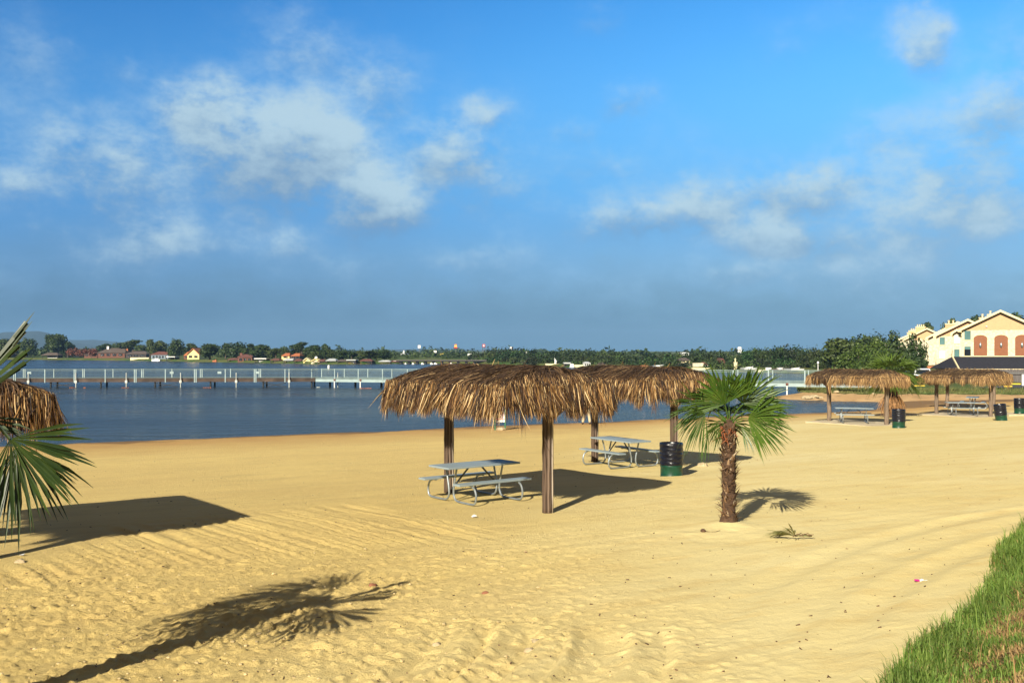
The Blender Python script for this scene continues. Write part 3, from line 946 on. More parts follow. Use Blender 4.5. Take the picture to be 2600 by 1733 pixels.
# ------------------------------------------------------------------ thatched shelters
def thatch_roof(seed, mat, parent, n_top, n_fr, RID=1.72, A=2.15, W=1.42, ZR=2.86, ZE=2.50, hang=.62, gaps=()):
    rng = np.random.default_rng(seed)
    def surf(u, v):
        m = np.maximum(np.abs(v) / W, np.maximum(0, (np.abs(u) - RID) / (A - RID)))
        m = np.clip(m, 0, 1)
        return ZR - (ZR - ZE) * m ** 1.5
    def strands(u0, v0, ln, wid, lift, hmax, jit):
        n = len(u0)
        mv = np.abs(v0) / W; mu = np.maximum(0, (np.abs(u0) - RID) / (A - RID))
        side = mv >= mu
        du = np.where(side, 0, np.sign(u0)); dv = np.where(side, np.sign(v0), 0)
        # splay near the hips
        ju = jit * rng.normal(size=n); du = du + np.where(side, ju, 0) + np.where(side, .25 * np.sign(u0) * np.clip((np.abs(u0) - RID + .5), 0, 1), 0)
        dv = dv + np.where(side, 0, ju)
        K = 8
        pts = np.zeros((n, K, 3))
        u, v = u0.copy(), v0.copy(); z = surf(u, v) + lift
        drop = np.zeros(n); hang_ = np.zeros(n)
        pts[:, 0] = np.stack([u, v, z], -1)
        st = ln / (K - 1)
        for k in range(1, K):
            over = np.maximum(np.abs(u) - A, np.abs(v) - W)
            hang_ = np.maximum(hang_, np.clip((over + .20) / .24, 0, 1))   # 0 on the roof, 1 beyond the eave
            mstep = st * (1 - .92 * hang_)
            u = u + du * mstep; v = v + dv * mstep
            drop = drop + st * hang_ * .97
            z = surf(u, v) + lift * (1 - hang_) - drop
            pts[:, k] = np.stack([u, v, z], -1)
        bow = rng.normal(size=(n, 2)) * np.where(rng.random(n) < .12, .12, .035)[:, None]
        tt = np.linspace(0, 1, K) ** 2
        pts[:, :, 0] += bow[:, :1] * tt; pts[:, :, 1] += bow[:, 1:] * tt
        a = rng.random(n) * PI
        wv = np.stack([np.cos(a), np.sin(a), .35 * rng.normal(size=n)], -1) * (wid / 2)[:, None]
        taper = np.array([.5, .9, 1, 1, .9, .75, .5, .1])
        Lp = pts - wv[:, None] * taper[None, :, None]; Rp = pts + wv[:, None] * taper[None, :, None]
        V = np.stack([Lp, Rp], 2).reshape(n, K * 2, 3)
        f = np.array([[2 * k, 2 * k + 1, 2 * k + 3, 2 * k + 2] for k in range(K - 1)])
        F = (np.arange(n)[:, None, None] * (K * 2) + f[None]).reshape(-1, 4)
        return V.reshape(-1, 3), F
    Vs, Fs, off = [], [], 0
    # strands lying on the slopes
    u0 = rng.uniform(-A, A, n_top); v0 = rng.uniform(-W, W, n_top)
    V, F = strands(u0, v0, rng.uniform(.25, .7, n_top), rng.uniform(.007, .02, n_top), rng.uniform(.0, .08, n_top), 9, .55)
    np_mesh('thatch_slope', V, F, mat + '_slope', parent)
    # fringe hanging from the eaves
    per = rng.random(n_fr)
    P1, P2 = 2 * A, 2 * W
    s = per * (2 * P1 + 2 * P2)
    u0 = np.where(s < P1, s - A, np.where(s < P1 + P2, A, np.where(s < 2 * P1 + P2, A - (s - P1 - P2), -A)))
    v0 = np.where(s < P1, -W, np.where(s < P1 + P2, (s - P1) - W, np.where(s < 2 * P1 + P2, W, W - (s - 2 * P1 - P2))))
    inset = rng.uniform(0.0, .55, n_fr) ** 1.4
    onu = (np.abs(u0) >= A - 1e-6)
    u0 = np.where(onu, u0 - np.sign(u0) * inset * .5, u0); v0 = np.where(onu, v0, v0 - np.sign(v0) * inset)
    cl = vn(s / .11, s * 0, seed + 1) * .6 + vn(s / .4, s * 0, seed + 2) * .4
    ln = inset * np.where(onu, .5, 1) + .06 + hang * (.55 + .80 * cl) * (.50 + .62 * rng.random(n_fr) ** .7)
    keep = np.ones(n_fr, bool)
    for (g0, g1, p) in gaps: keep &= ~((s > g0) & (s < g1) & (rng.random(n_fr) < p))
    V, F = strands(u0[keep], v0[keep], ln[keep], rng.uniform(.006, .02, keep.sum()), rng.uniform(-.03, .06, keep.sum()), 9, .12)
    Vs.append(V); Fs.append(F + off); off += len(V)
    # loose straws sticking up along the ridge and hips
    nl = 170
    u0 = rng.uniform(-A * .95, A * .95, nl); v0 = rng.normal(size=nl) * .35
    z0 = surf(u0, v0)
    dirs = rng.normal(size=(nl, 3)); dirs[:, 2] = np.abs(dirs[:, 2]) * .35; dirs /= np.linalg.norm(dirs, axis=1)[:, None]
    ln = rng.uniform(.08, .26, nl)
    p0 = np.stack([u0, v0, z0 + .03], -1); p1 = p0 + dirs * ln[:, None]
    wv = np.cross(dirs, rng.normal(size=(nl, 3))); wv = wv / np.linalg.norm(wv, axis=1)[:, None] * .008
    V = np.stack([p0 - wv, p0 + wv, p1 + wv * .3, p1 - wv * .3], 1).reshape(-1, 3)
    Vs.append(V); Fs.append(np.arange(4 * nl).reshape(nl, 4) + off); off += len(V)
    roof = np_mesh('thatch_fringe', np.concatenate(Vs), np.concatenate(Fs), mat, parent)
    # solid layer underneath
    nu, nv = 36, 24
    us = np.linspace(-A, A, nu); vs = np.linspace(-W, W, nv)
    U, Vv = np.meshgrid(us, vs)
    top = np.stack([U, Vv, surf(U, Vv) - .02 + .03 * (vn(U * 4, Vv * 4, seed) - .5)], -1).reshape(-1, 3)
    bot = top - np.array([0, 0, .12])
    i = np.arange(nu * nv).reshape(nv, nu)
    q = np.stack([i[:-1, :-1], i[:-1, 1:], i[1:, 1:], i[1:, :-1]], -1).reshape(-1, 4)
    q2 = q[:, ::-1] + nu * nv
    edge = list(i[0]) + list(i[1:, -1]) + list(i[-1, -2::-1]) + list(i[-2:0:-1, 0])
    e = np.array(edge); e2 = np.roll(e, -1)
    q3 = np.stack([e, e + nu * nv, e2 + nu * nv, e2], -1)
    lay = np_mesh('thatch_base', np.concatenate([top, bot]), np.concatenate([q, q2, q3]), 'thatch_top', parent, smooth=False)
    return roof


def make_shelter(label, key, seed, mat, n_top, n_fr, post='bamboo', gaps=(), h=1.0, hang=.56):
    cx, cy, z, rz = SHC[key]
    t = thing('thatched_shelter', label, 'beach shelter', (cx, cy, z), rz, 'thatched shelters on the beach')
    A, B = SH[key]
    sep = math.hypot(B[0] - A[0], B[1] - A[1]) / 2
    rng = np.random.default_rng(seed + 50)
    ZR, ZE = 2.86 * h, 2.50 * h
    thatch_roof(seed, mat, t, n_top, n_fr, RID=sep, A=sep + .42, ZR=ZR, ZE=ZE, gaps=gaps, hang=hang)
    for s in (-1, 1):
        mb = MB()
        if post == 'bamboo':
            mb.tube([(s * sep, 0, -.3), (s * sep, 0, ZR - .15)], .074, 10)
            for k in range(15):
                a = 2 * PI * k / 15 + rng.normal() * .05
                r = .086 + .008 * rng.random(); rr = .019 + .006 * rng.random()
                z0 = -.1 if rng.random() < .6 else -.05
                x0, y0 = s * sep + r * math.cos(a), r * math.sin(a)
                pts = []; rad = []
                for j in range(14):
                    zz = z0 + (ZR - .2 - z0) * j / 13
                    pts.append((x0 + .004 * rng.normal(), y0 + .004 * rng.normal(), zz)); rad.append(rr * (1 + .13 * (j % 3 == 0)))
                mb.tube(pts, rad, 6)
            mb.build('post', 'bamboo', t, smooth=True)
        else:
            pts = [(s * sep + .006 * rng.normal(), .006 * rng.normal(), -.3 + (ZR + .15) * j / 7) for j in range(8)]
            mb.tube(pts, [.112 + .006 * rng.random() for _ in range(8)], 14)
            mb.build('post', 'log', t, smooth=True)
    mb = MB(); mb.bar((-sep - .25, 0, ZR - .22), (sep + .25, 0, ZR - .22), .1, .15); mb.build('ridge_beam', 'beam', t)
    for s in (-1, 1):
        mb = MB(); mb.bar((s * sep, -1.3, ZE - .12), (s * sep, 1.3, ZE - .12), .08, .12); mb.build('cross_beam', 'beam', t)
        mb = MB(); mb.bar((s * (sep - .06), s * .06, ZE - .7), (s * (sep - .06), s * .9, ZE - .18), .06, .06); mb.build('knee_brace', 'beam', t)
    for s in (-1, 1):
        mb = MB(); mb.bar((-sep - .3, s * 1.22, ZE - .13), (sep + .3, s * 1.22, ZE - .13), .06, .08); mb.build('eave_pole', 'beam', t)
    return t


make_shelter('thatched shelter cut off by the photo edge, beside the cropped palm', 'a', 11, 'thatch', 7000, 13000)
make_shelter('largest whole thatched shelter, standing over the table set crosswise', 'b', 12, 'thatch', 11000, 19000)
make_shelter('thatched shelter whose post rises behind the green drum nearest the palm', 'c', 13, 'thatch', 7000, 13000)
make_shelter('golden thatched shelter with ragged bare eave and dangling strip, by the skirted palm', 'd', 14, 'thatch_gold', 5000, 8000, 'log',
             gaps=((.35, 1.5, .97), (2.2, 2.5, .8)), h=.98, hang=.50)
make_shelter('golden thatched shelter with gap in its front fringe, beside the leaning drum', 'e', 15, 'thatch_gold', 5000, 8000, 'log',
             gaps=((2.1, 2.75, .95), (3.0, 3.3, .9)), h=.94, hang=.50)
make_shelter('hindmost thatched shelter, mostly hidden behind another shelter roof', 'f', 16, 'thatch_gold', 4000, 6000, 'log', h=.92, hang=.5)
# the long strip that dangles from the ragged shelter
_c = SHC['d']

def dangling_strip(parent_name):
    for o in COL.objects:
        if o.name.startswith('thatched_shelter') and 'ragged' in o.get('label', ''):
            mb = MB(); rng = np.random.default_rng(4)
            for k in range(26):
                x = -.95 + .05 * rng.normal(); y = -1.35 + .04 * rng.normal(); x2 = x + .28 + .06 * rng.normal()
                z1 = 2.42; z2 = 1.42 + .2 * rng.random()
                w = .014
                mb.add([(x - w, y, z1), (x + w, y, z1), (x + (x2 - x) * .5 + w, y + .02, (z1 + z2) / 2), (x + (x2 - x) * .5 - w, y + .02, (z1 + z2) / 2), (x2, y, z2)],
                       [(0, 1, 2, 3), (3, 2, 4)])
            mb.build('dangling_thatch', 'thatch', o)
dangling_strip('d')

# concrete pads
def pad(key, lx, ly, label, dz=0.0):
    cx, cy, z, rz = SHC[key]
    mb = MB(); mb.box((0, 0, -.06), (lx, ly, .16))
    o = mb.build('concrete_slab', 'concrete', bevel=.012)
    o.location = (cx, cy, z + dz); o.rotation_euler = (0, 0, rz)
    tag(o, label, 'slab', kind='structure')
pad('d', 4.3, 3.0, 'low concrete slab under the shelter by the skirted palm', .02)
pad('e', 4.2, 3.0, 'low concrete slab under the shelter beside the leaning drum', .0)


# ------------------------------------------------------------------ picnic tables
def make_table(label):
    t = thing('picnic_table', label, 'picnic table', (0, 0, 0), 0, 'picnic tables on the beach')
    Lh = .95
    mb = MB()
    for k in (-1, 0, 1): mb.box((0, k * .255, .755), (2 * Lh, .248, .04))
    mb.build('tabletop', 'bench', t, bevel=.006)
    for s in (-1, 1):
        mb = MB(); mb.box((0, s * .66, .445), (2 * Lh, .25, .04)); mb.build('bench', 'bench', t, bevel=.006)
    def smooth(pts, it=3):
        pts = [Vector(p) for p in pts]
        for _ in range(it):
            q = [pts[0]]
            for a, b in zip(pts[:-1], pts[1:]): q += [a * .75 + b * .25, a * .25 + b * .75]
            q.append(pts[-1]); pts = q
        return pts
    for e in (-1, 1):
        for s in (-1, 1):
            prof = [(.56, .418), (.70, .418), (.84, .36), (.90, .2), (.86, .05), (.74, .025), (.40, .025), (.16, .03), (.075, .12), (.06, .25), (.12, .5), (.185, .73)]
            pts = smooth([(e * (.62 + .012 * s), s * y, z) for y, z in prof])
            mb = MB(); mb.tube(pts, .022, 9)
            mb.box((e * .62, s * .66, .42), (.05, .24, .014)); mb.box((e * .62, s * .19, .73), (.06, .2, .014))
            mb.build('leg', 'galv', t, smooth=False)
        mb = MB(); mb.bar((e * .61, 0, .27), (e * .14, 0, .73), .025, .03); mb.box((e * .14, 0, .73), (.1, .3, .014)); mb.build('brace', 'brace', t)
    return t


TAB = make_table('grey picnic table set crosswise under the largest whole shelter')
def place_table(x, y, rz, label=None, z=None):
    o = TAB if label is None else dup(TAB, (0, 0, 0), 0, label)
    o.location = (x, y, (gz(x, y) if z is None else z) + .005); o.rotation_euler = (0, 0, rz)
    return o
place_table(-.80, 21.35, math.atan2(.61, .79))
place_table(3.15, 28.7, math.atan2(-.85, .53), 'grey picnic table beside the upright green drum nearest the palm')
place_table(18.05, 52.0, R(-14), 'grey picnic table under the ragged shelter by the skirted palm', SHC['d'][2] + .04)
place_table(27.2, 59.4, R(-10), 'grey picnic table seen lengthwise beside the leaning drum', SHC['e'][2] + .02)
place_table(31.3, 66.9, R(62), 'farthest picnic table, seen end on under the hindmost shelter')
place_table(-9.9, 16.0, R(36), 'picnic table beyond the photo edge under the cropped shelter')


# ------------------------------------------------------------------ drums
def make_drum(label):
    t = thing('trash_drum', label, 'trash drum', (0, 0, 0), 0, 'green trash drums with black bags')
    mb = MB()
    mb.lathe([(.0, .005), (.27, .005), (.29, 0.0), (.295, .015), (.288, .03), (.288, .26), (.300, .285), (.288, .31), (.288, .56), (.300, .585), (.288, .61), (.288, .85), (.294, .865), (.288, .88), (.278, .87), (.278, .05)], 40)
    mb.build('drum', 'drum', t, smooth=True)
    rng = random.Random(5)
    ph = [rng.random() * 6 for _ in range(6)]
    def jit(a, z):
        return .006 * math.sin(5 * a + 18 * z + ph[0]) * math.sin(11 * z + ph[1]) + .0025 * math.sin(9 * a - 55 * z + ph[2]) + .0025 * math.sin(3 * a + 70 * z + ph[3])
    mb = MB()
    prof = [(.300, .315 ), (.309, .33)] + [(.306 + .004 * math.sin(k * 1.3), .33 + .54 * k / 22) for k in range(1, 23)] + [(.300, .893), (.284, .897), (.272, .88), (.262, .74), (.24, .55), (.1, .5), (0, .49)]
    mb.lathe(prof, 64, jit=jit)
    mb.build('trash_bag', 'bag', t, smooth=True)
    return t


DR = make_drum('upright green drum with black bag, between a table and the palm with the bare trunk')
DR.location = (4.2, 25.95, gz(4.2, 25.95) - .015)
dup(DR, (18.3, 46.6, gz(18.3, 46.6) - .01), R(70), 'upright green drum with black bag at the foot of the skirted palm')
x_, y_ = 25.95, 52.2
d3 = dup(DR, (x_, y_, gz(x_, y_) - .02), R(140), 'leaning green drum with black bag beside a log post')
d3.rotation_euler = (R(-2), R(-7), R(20))
d4 = dup(DR, (29.9, 58.0, gz(29.9, 58.0) + .12), R(200), 'farthest green drum, on a low slab at the photo edge')
mb = MB(); mb.box((0, 0, 0), (1.5, 1.5, .2)); o = mb.build('concrete_slab', 'concrete', bevel=.012, loc=(29.7, 58.1, gz(29.7, 58.1) + .02)); tag(o, 'low concrete slab under the farthest drum', 'slab', kind='structure')


# ------------------------------------------------------------------ palms
def LF(az, el, L, Rb, **k):
    d = dict(az=R(az), el=R(el), L=L, Rb=Rb); d.update({a: (R(b) if a == 'roll' else b) for a, b in k.items()}); return d
# azimuth 0 = away from the camera, 90 = to the right, 180 = towards the camera
def FL(hub, angle, Rb, span=75, lean=15, yaw=0, tip=.15, nseg=36, **k):
    return dict(az=0, el=0, L=.1, Rb=Rb, hub=hub, face=(angle, lean, yaw), span=span, tip=tip, nseg=nseg, **k)
main = [FL((-.10, -.12, 2.20), 122, .80, 82, 18, 20, fuse=.68), FL((.24, -.10, 2.20), 58, .86, 80, 14, -15, fuse=.68),
        FL((.29, -.22, 1.95), -8, .80, 64, 20, 10, tip=.14, fuse=.68), FL((-.46, -.15, 2.02), 212, .60, 70, 8, 30, tip=.5, fuse=.68),
        FL((-.42, .05, 2.14), 158, .70, 62, 0, 40, tip=.4, fuse=.68), FL((.34, .05, 2.06), 22, .80, 55, -5, 35, tip=.3, fuse=.68),
        FL((.18, -.2, 1.80), -48, .46, 45, 10, 40, tip=.3, fuse=.68), FL((-.24, -.22, 1.90), 238, .40, 40, 25, 40, tip=.4, fuse=.68),
        FL((.05, .2, 2.25), 90, .70, 80, -25, 10, fuse=.68),
        LF(60, 38, .45, .78, bend=.3), LF(20, 52, .42, .78, bend=.2), LF(330, 48, .45, .78, bend=.3), LF(10, 12, .4, .6, bend=.4, tip=.4),
        FL((-.42, -.2, 1.72), 262, .50, 14, 5, 40, tip=.2, nseg=8)]
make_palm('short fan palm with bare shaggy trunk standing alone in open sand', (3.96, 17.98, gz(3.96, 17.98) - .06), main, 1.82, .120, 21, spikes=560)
near = [FL((.62, -.1, 2.60), 41, 1.02, 15, 5, 66, tip=.02, nseg=7, fuse=.9),      # bright leaf pointing up into the frame, seen nearly edge on
        FL((1.14, -.08, 2.46), -46, .72, 62, 12, 12, tip=.10, nseg=30, fuse=.68), FL((1.02, .25, 2.36), -74, .62, 55, 0, 40, tip=.25, nseg=26, fuse=.68),
        FL((.68, .12, 2.60), -6, .50, 14, 0, 60, tip=.2, nseg=7, fuse=.8),
        LF(300, 50, .5, .8, span=75), LF(275, 40, .6, .85, span=80), LF(240, 30, .6, .85, span=80), LF(215, 45, .5, .7, span=70), LF(310, 12, .55, .75, bend=.4, span=70),
        LF(290, 74, .4, .75, span=75), LF(290, 5, .7, .8, bend=.5, span=80), LF(255, 0, .7, .8, bend=.5, span=80), LF(225, 5, .6, .75, bend=.5, span=70)]
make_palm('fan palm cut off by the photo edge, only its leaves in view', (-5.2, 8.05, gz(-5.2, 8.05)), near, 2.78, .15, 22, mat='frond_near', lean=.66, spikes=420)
rngp = np.random.default_rng(9)
far = []
for i in range(30):
    far.append(LF(i * 137.5 % 360, 78 - 88 * (i / 29) + 8 * rngp.normal(), 0.7 + .2 * rngp.random(), 1.12, roll=20 * rngp.normal(), bend=.15 + .3 * rngp.random(), tip=.25, span=80, nseg=26))
for i in range(22):
    far.append(LF(i * 137.5 % 360, -52 - 22 * rngp.random(), .75, .8, roll=30 * rngp.normal(), bend=.4, tip=.5, span=45, nseg=18, dead=True, P=(0, 0, 2.1)))
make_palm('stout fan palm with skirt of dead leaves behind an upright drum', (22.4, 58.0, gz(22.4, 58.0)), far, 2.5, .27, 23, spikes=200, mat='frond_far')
for o in COL.objects:
    pass

# orange flower stalks on the lone palm
def stalks():
    for o in COL.objects:
        if 'bare shaggy' in o.get('label', ''):
            rng = np.random.default_rng(3); mb = MB()
            for k in range(9):
                a = R(200 + 110 * rng.random()); r0 = .13; z = 1.5 + .25 * rng.random()
                d = Vector((math.cos(a), math.sin(a), 0)); pts = [Vector((0, 0, z)) + d * r0]
                for j in range(4): pts.append(pts[-1] + d * .035 + Vector((.03 * rng.normal(), .03 * rng.normal(), .04 - .035 * j)))
                mb.tube(pts, [.016, .014, .012, .009, .005], 6)
            mb.build('flower_stalks', 'orange_fibre', o)
stalks()
# ------------------------------------------------------------------ grass on the bank
def build_grass():
    rng = np.random.default_rng(31)
    m = bpy.data.materials.new('bank_grass_blades'); m.use_nodes = True
    nt = m.node_tree; N, L = nt.nodes, nt.links
    b = N['Principled BSDF']; b.inputs['Roughness'].default_value = .6; b.inputs['Specular IOR Level'].default_value = .3
    at = N.new('ShaderNodeAttribute'); at.attribute_name = 'tint'
    L.new(at.outputs['Color'], b.inputs['Base Color'])
    tr = N.new('ShaderNodeBsdfTranslucent'); L.new(at.outputs['Color'], tr.inputs['Color'])
    ms = N.new('ShaderNodeMixShader'); ms.inputs[0].default_value = .25
    L.new(b.outputs[0], ms.inputs[1]); L.new(tr.outputs[0], ms.inputs[2]); L.new(ms.outputs[0], N['Material Output'].inputs[0])
    n = 270000
    # positions: along the bank edge (u) and up the bank (d)
    u = rng.uniform(-1.5, 17, n); d = rng.uniform(-.15, 5.0, n) 
    X = 3.5 + .565 * u + .825 * d; Y = 9.5 + .825 * u - .565 * d
    dd = bank_d(X, Y) - .22 + .5 * fbm(X * .6, Y * .6, 2, 5)
    pn = fbm(X / 1.1, Y / 1.1, 3, 51) + .35 * fbm(X / .25, Y / .25, 2, 52)
    vis = (X / Y < .56) & (Y > 7.0) & (dd > -.12 + .35 * np.abs(fbm(X / .3, Y / .3, 2, 53)))
    strawp = sst(-.19, -.05, pn) * sst(.25, .7, dd)
    dens = np.where(strawp > .5, .8, 1.0) * sst(-.25, .25, dd)
    keep = vis & (rng.random(n) < dens)
    X, Y, dd, strawp, pn = X[keep], Y[keep], dd[keep], strawp[keep], pn[keep]
    n = len(X)
    Z = ground(X, Y) - .01
    straw = rng.random(n) < strawp * .85 + .10
    edge = sst(.9, .1, dd)
    ln = (.06 + .07 * rng.random(n)) * (1 + 1.1 * edge * rng.random(n)) * np.where(straw, .7, 1) * (.8 + .8 * vn(X / .35, Y / .35, 54))
    tall = rng.random(n) < .006 * (edge + .15); ln = np.where(tall, .3 + .25 * rng.random(n), ln)
    az = rng.uniform(0, 2 * PI, n)
    lean = np.where(straw, .9, .45) * (.3 + rng.random(n))
    dx, dy = np.cos(az) * lean, np.sin(az) * lean
    wdir = np.stack([-np.sin(az + .5 * rng.normal(size=n)), np.cos(az), 0 * az], -1)
    w = (.0035 + .0035 * rng.random(n))[:, None]
    p0 = np.stack([X, Y, Z], -1)
    p1 = p0 + np.stack([dx * .35, dy * .35, np.full(n, .6)], -1) * ln[:, None]
    p2 = p0 + np.stack([dx, dy, .95 - .35 * lean], -1) * ln[:, None]
    V = np.stack([p0 - wdir * w, p0 + wdir * w, p1 + wdir * w * .8, p1 - wdir * w * .8, p2 + wdir * w * .1, p2 - wdir * w * .1], 1).reshape(-1, 3)
    base = np.arange(n)[:, None] * 6
    F = np.concatenate([base + np.array([[0, 1, 2, 3]]), base + np.array([[3, 2, 4, 5]])])
    g = np.array([.075, .155, .02]); g2 = np.array([.20, .28, .055]); s1 = np.array([.50, .38, .16]); s2 = np.array([.30, .16, .07])
    t = rng.random(n)[:, None]
    col = np.where(straw[:, None], s1 * t + s2 * (1 - t), g2 * t + g * (1 - t))
    dark = (.7 + .5 * vn(X / .5, Y / .5, 55))[:, None]
    col = np.repeat(col * np.where(straw[:, None], 1, dark), 6, 0)
    o = np_mesh('grass', V, F, m, colors=col)
    tag(o, 'rough green bank grass with straw coloured dry patches', 'grass', kind='stuff')
    # thatch of soil and dead stems under the blades
    us = np.linspace(-2.2, 26, 260); ds = np.linspace(-.2, 5.5, 60)
    U, D = np.meshgrid(us, ds)
    X = 3.5 + .565 * U + .825 * D; Y = 9.5 + .825 * U - .565 * D
    Z = ground(X, Y) + .012
    i = np.arange(U.size).reshape(U.shape)
    q = np.stack([i[:-1, :-1], i[:-1, 1:], i[1:, 1:], i[1:, :-1]], -1).reshape(-1, 4)
    dd = (bank_d(X, Y) - .22 + .5 * fbm(X * .6, Y * .6, 2, 5) - .30 - .35 * fbm(X / .3, Y / .3, 2, 53)).ravel()
    q = q[(dd[q] > 0).all(1)]
    o = np_mesh('bank_soil', np.stack([X, Y, Z], -1).reshape(-1, 3), q, land_material('bank_soil_stems', (.10, .085, .035), (.22, .15, .06), (.06, .09, .025), .9), smooth=True)
    tag(o, 'brown soil and dead stems under the bank grass', 'ground', kind='structure')
build_grass()


# ------------------------------------------------------------------ small things on the sand
def small_things():
    rng = np.random.default_rng(61)
    # dropped palm leaf
    t = thing('fallen_frond', 'withered green palm leaf lying on open sand', 'palm leaf', (4.62, 16.62, gz(4.62, 16.62) + .04))
    mb, bv, bf = fan_leaf(rng, (.46, .08, .02), R(-100), R(4), .30, .54, roll=R(24), droop=.05, span=60, nseg=24, bend=-.30, tip=.30)
    o = len(mb.v); mb.v += [tuple(v) for v in bv]; mb.f += [tuple(i + o for i in f) for f in bf]
    mb.build('leaf_blade', mk('withered_palm_leaf', (.10, .12, .04), .6, island=.7, col2=(.24, .22, .09)), t)
    mb = MB()
    for k in range(5):
        a = rng.random() * 2; mb.tube([(.12 + .06 * k, .02 * k, .02), (.22 + .06 * k, .05 * rng.normal() + .04, .06), (.30 + .05 * k, .14 * rng.normal(), .02)], [.009, .007, .004], 5)
    mb.build('stalk_bits', 'twig', t)
    # husk by the palm
    mb = MB(); V = []
    x, y = wx(1785, 17.3), 17.3
    mb.lathe([(0, 0), (.05, .01), (.075, .04), (.07, .075), (.04, .10), (0, .11)], 12, jit=lambda a, z: .012 * math.sin(5 * a + 40 * z))
    mb.tube([(.06, -.02, .04), (.2, -.06, .02), (.36, -.03, .03), (.5, .06, .05)], [.012, .01, .009, .006], 6)
    o = mb.build('dry_husk', 'twig', smooth=True, loc=(x, y, gz(x, y) - .01)); o.scale = (.62,) * 3; tag(o, 'small brown husk with stem at the foot of the lone palm', 'husk')
    # litter
    x, y = wx(2333, 13.75), 13.75
    t = thing('candy_wrapper', 'pink and white wrapper lying on sand near the grass', 'wrapper', (x, y, gz(x, y) + .012), R(15))
    mb = MB(); mb.box((-.03, 0, .012), (.07, .035, .025), ry=.15); mb.build('pink_end', 'pink', t, bevel=.006)
    mb = MB(); mb.box((.035, .0, .01), (.06, .035, .02), ry=-.2); mb.bar((.06, 0, .008), (.13, -.01, .004), .012, .006); mb.build('white_end', 'white', t, bevel=.005)
    x, y = wx(1205, 19.0), 19.0
    mb = MB(); mb.add([(-.05, -.03, .01), (.05, -.035, .03), (.06, .03, .012), (-.01, .045, .045), (-.06, .02, .02)], [(0, 1, 3, 4), (1, 2, 3)]); mb.add([(-.05, -.03, 0), (.05, -.035, .02), (.06, .03, .002), (-.01, .045, .035), (-.06, .02, .01)], [(4, 3, 1, 0), (3, 2, 1)])
    o = mb.build('paper_scrap', 'white', loc=(x, y, gz(x, y) + .01)); tag(o, 'white paper scrap on sand before the largest shelter', 'paper scrap')
    x, y = wx(56, 15.45), 15.45
    mb = MB(); mb.add([(-.04, -.02, .01), (.03, -.03, .02), (.04, .02, .03), (-.03, .03, .01)], [(0, 1, 2, 3)]); mb.add([(-.04, -.02, 0), (.03, -.03, .01), (.04, .02, .02), (-.03, .03, 0)], [(3, 2, 1, 0)])
    o = mb.build('paper_scrap', 'white', loc=(x, y, gz(x, y) + .01)); tag(o, 'white paper scrap on sand below the cropped palm leaves', 'paper scrap')
    # leaves, twigs, clods: litter nobody could count
    Vs = MB()
    n = 560
    Y = 9.5 + 26 * rng.random(n) ** 1.7; X = Y * rng.uniform(-.53, .53, n)
    ok = (bank_d(X, Y) < -.2); X, Y = X[ok], Y[ok]
    Z = ground(X, Y)
    for x, y, z in zip(X, Y, Z):
        a = rng.random() * PI; l = .005 + .024 * rng.random() ** 3; w = .003 + .005 * rng.random()
        Vs.box((x, y, z + .005), (l * 2, w * 1.6, .012), rz=a, ry=.3 * rng.normal())
    o = Vs.build('leaf_litter', 'twig'); tag(o, 'tiny brown leaf and twig scraps scattered over the sand', 'litter', kind='stuff')
    Vs = MB()
    n = 700
    Y = 9.4 + 8 * rng.random(n) ** 1.5; X = Y * rng.uniform(-.53, .25, n)
    den = sst(2.5, -3, X - .25 * (Y - 12)) * sst(17, 13, Y) + .5 * sst(12, 10, Y)
    ok = (rng.random(n) < den) & (bank_d(X, Y) < -.3); X, Y = X[ok], Y[ok]; Z = ground(X, Y)
    for x, y, z in zip(X, Y, Z):
        r = .007 + .022 * rng.random() ** 3
        c = Vector((x, y, z + r * .3))
        pr = [(0, -r), (r * .8, -r * .5), (r, 0), (r * .75, r * .5), (0, r * .75)]
        ph = rng.random() * 6
        Vs.lathe([(a_, b_ * (.8)) for a_, b_ in pr], 7, c=tuple(c), jit=lambda a, zz: .25 * r * math.sin(2 * a + ph))
    o = Vs.build('sand_clods', 'clod'); tag(o, 'crumbly sand clods scattered over the rough sand', 'clods', kind='stuff')
    # a few stones one can tell apart
    for (px, py, r, lab, mat) in ((1233, 1507, .05, 'reddish stone lying alone right of the cropped palm shadow', 'brickstone'),
                            (945, 1486, .06, 'dark red stone lying inside the cropped palm shadow', 'brickstone'),
                            (1345, 1653, .055, 'tan stone at the head of the curved ruts', 'rock'), (1360, 1632, .045, 'tan stone just above the curved ruts', 'rock'),
                            (1110, 1633, .05, 'pale stone at the left end of the curved ruts', 'rock'), (52, 1424, .08, 'tan stone at the left edge below the shelter shadow', 'rock'),
                            (1785, 1170, .16, 'sandy lump in the shadow beside the green drum', 'rock')):
        if mat == 'brickstone' and 'brickstone' not in M: M['brickstone'] = mk('red_stone', (.26, .11, .06), .9, 0, .3, 12)
        y = 3.2 * FPX / (py - HOR); x = wx(px, y)
        mb = MB(); mb.lathe([(0, -r * .5), (r * .9, -r * .3), (r, .05 * r), (r * .7, r * .5), (0, r * .7)], 11, jit=lambda a, z: .2 * r * math.sin(3 * a + px) + .12 * r * math.sin(5 * a + z * 50))
        o = mb.build('stone', mat, smooth=True, loc=(x, y, gz(x, y))); o.rotation_euler = (0, 0, px); tag(o, lab, 'stone', 'stones on the sand')
small_things()


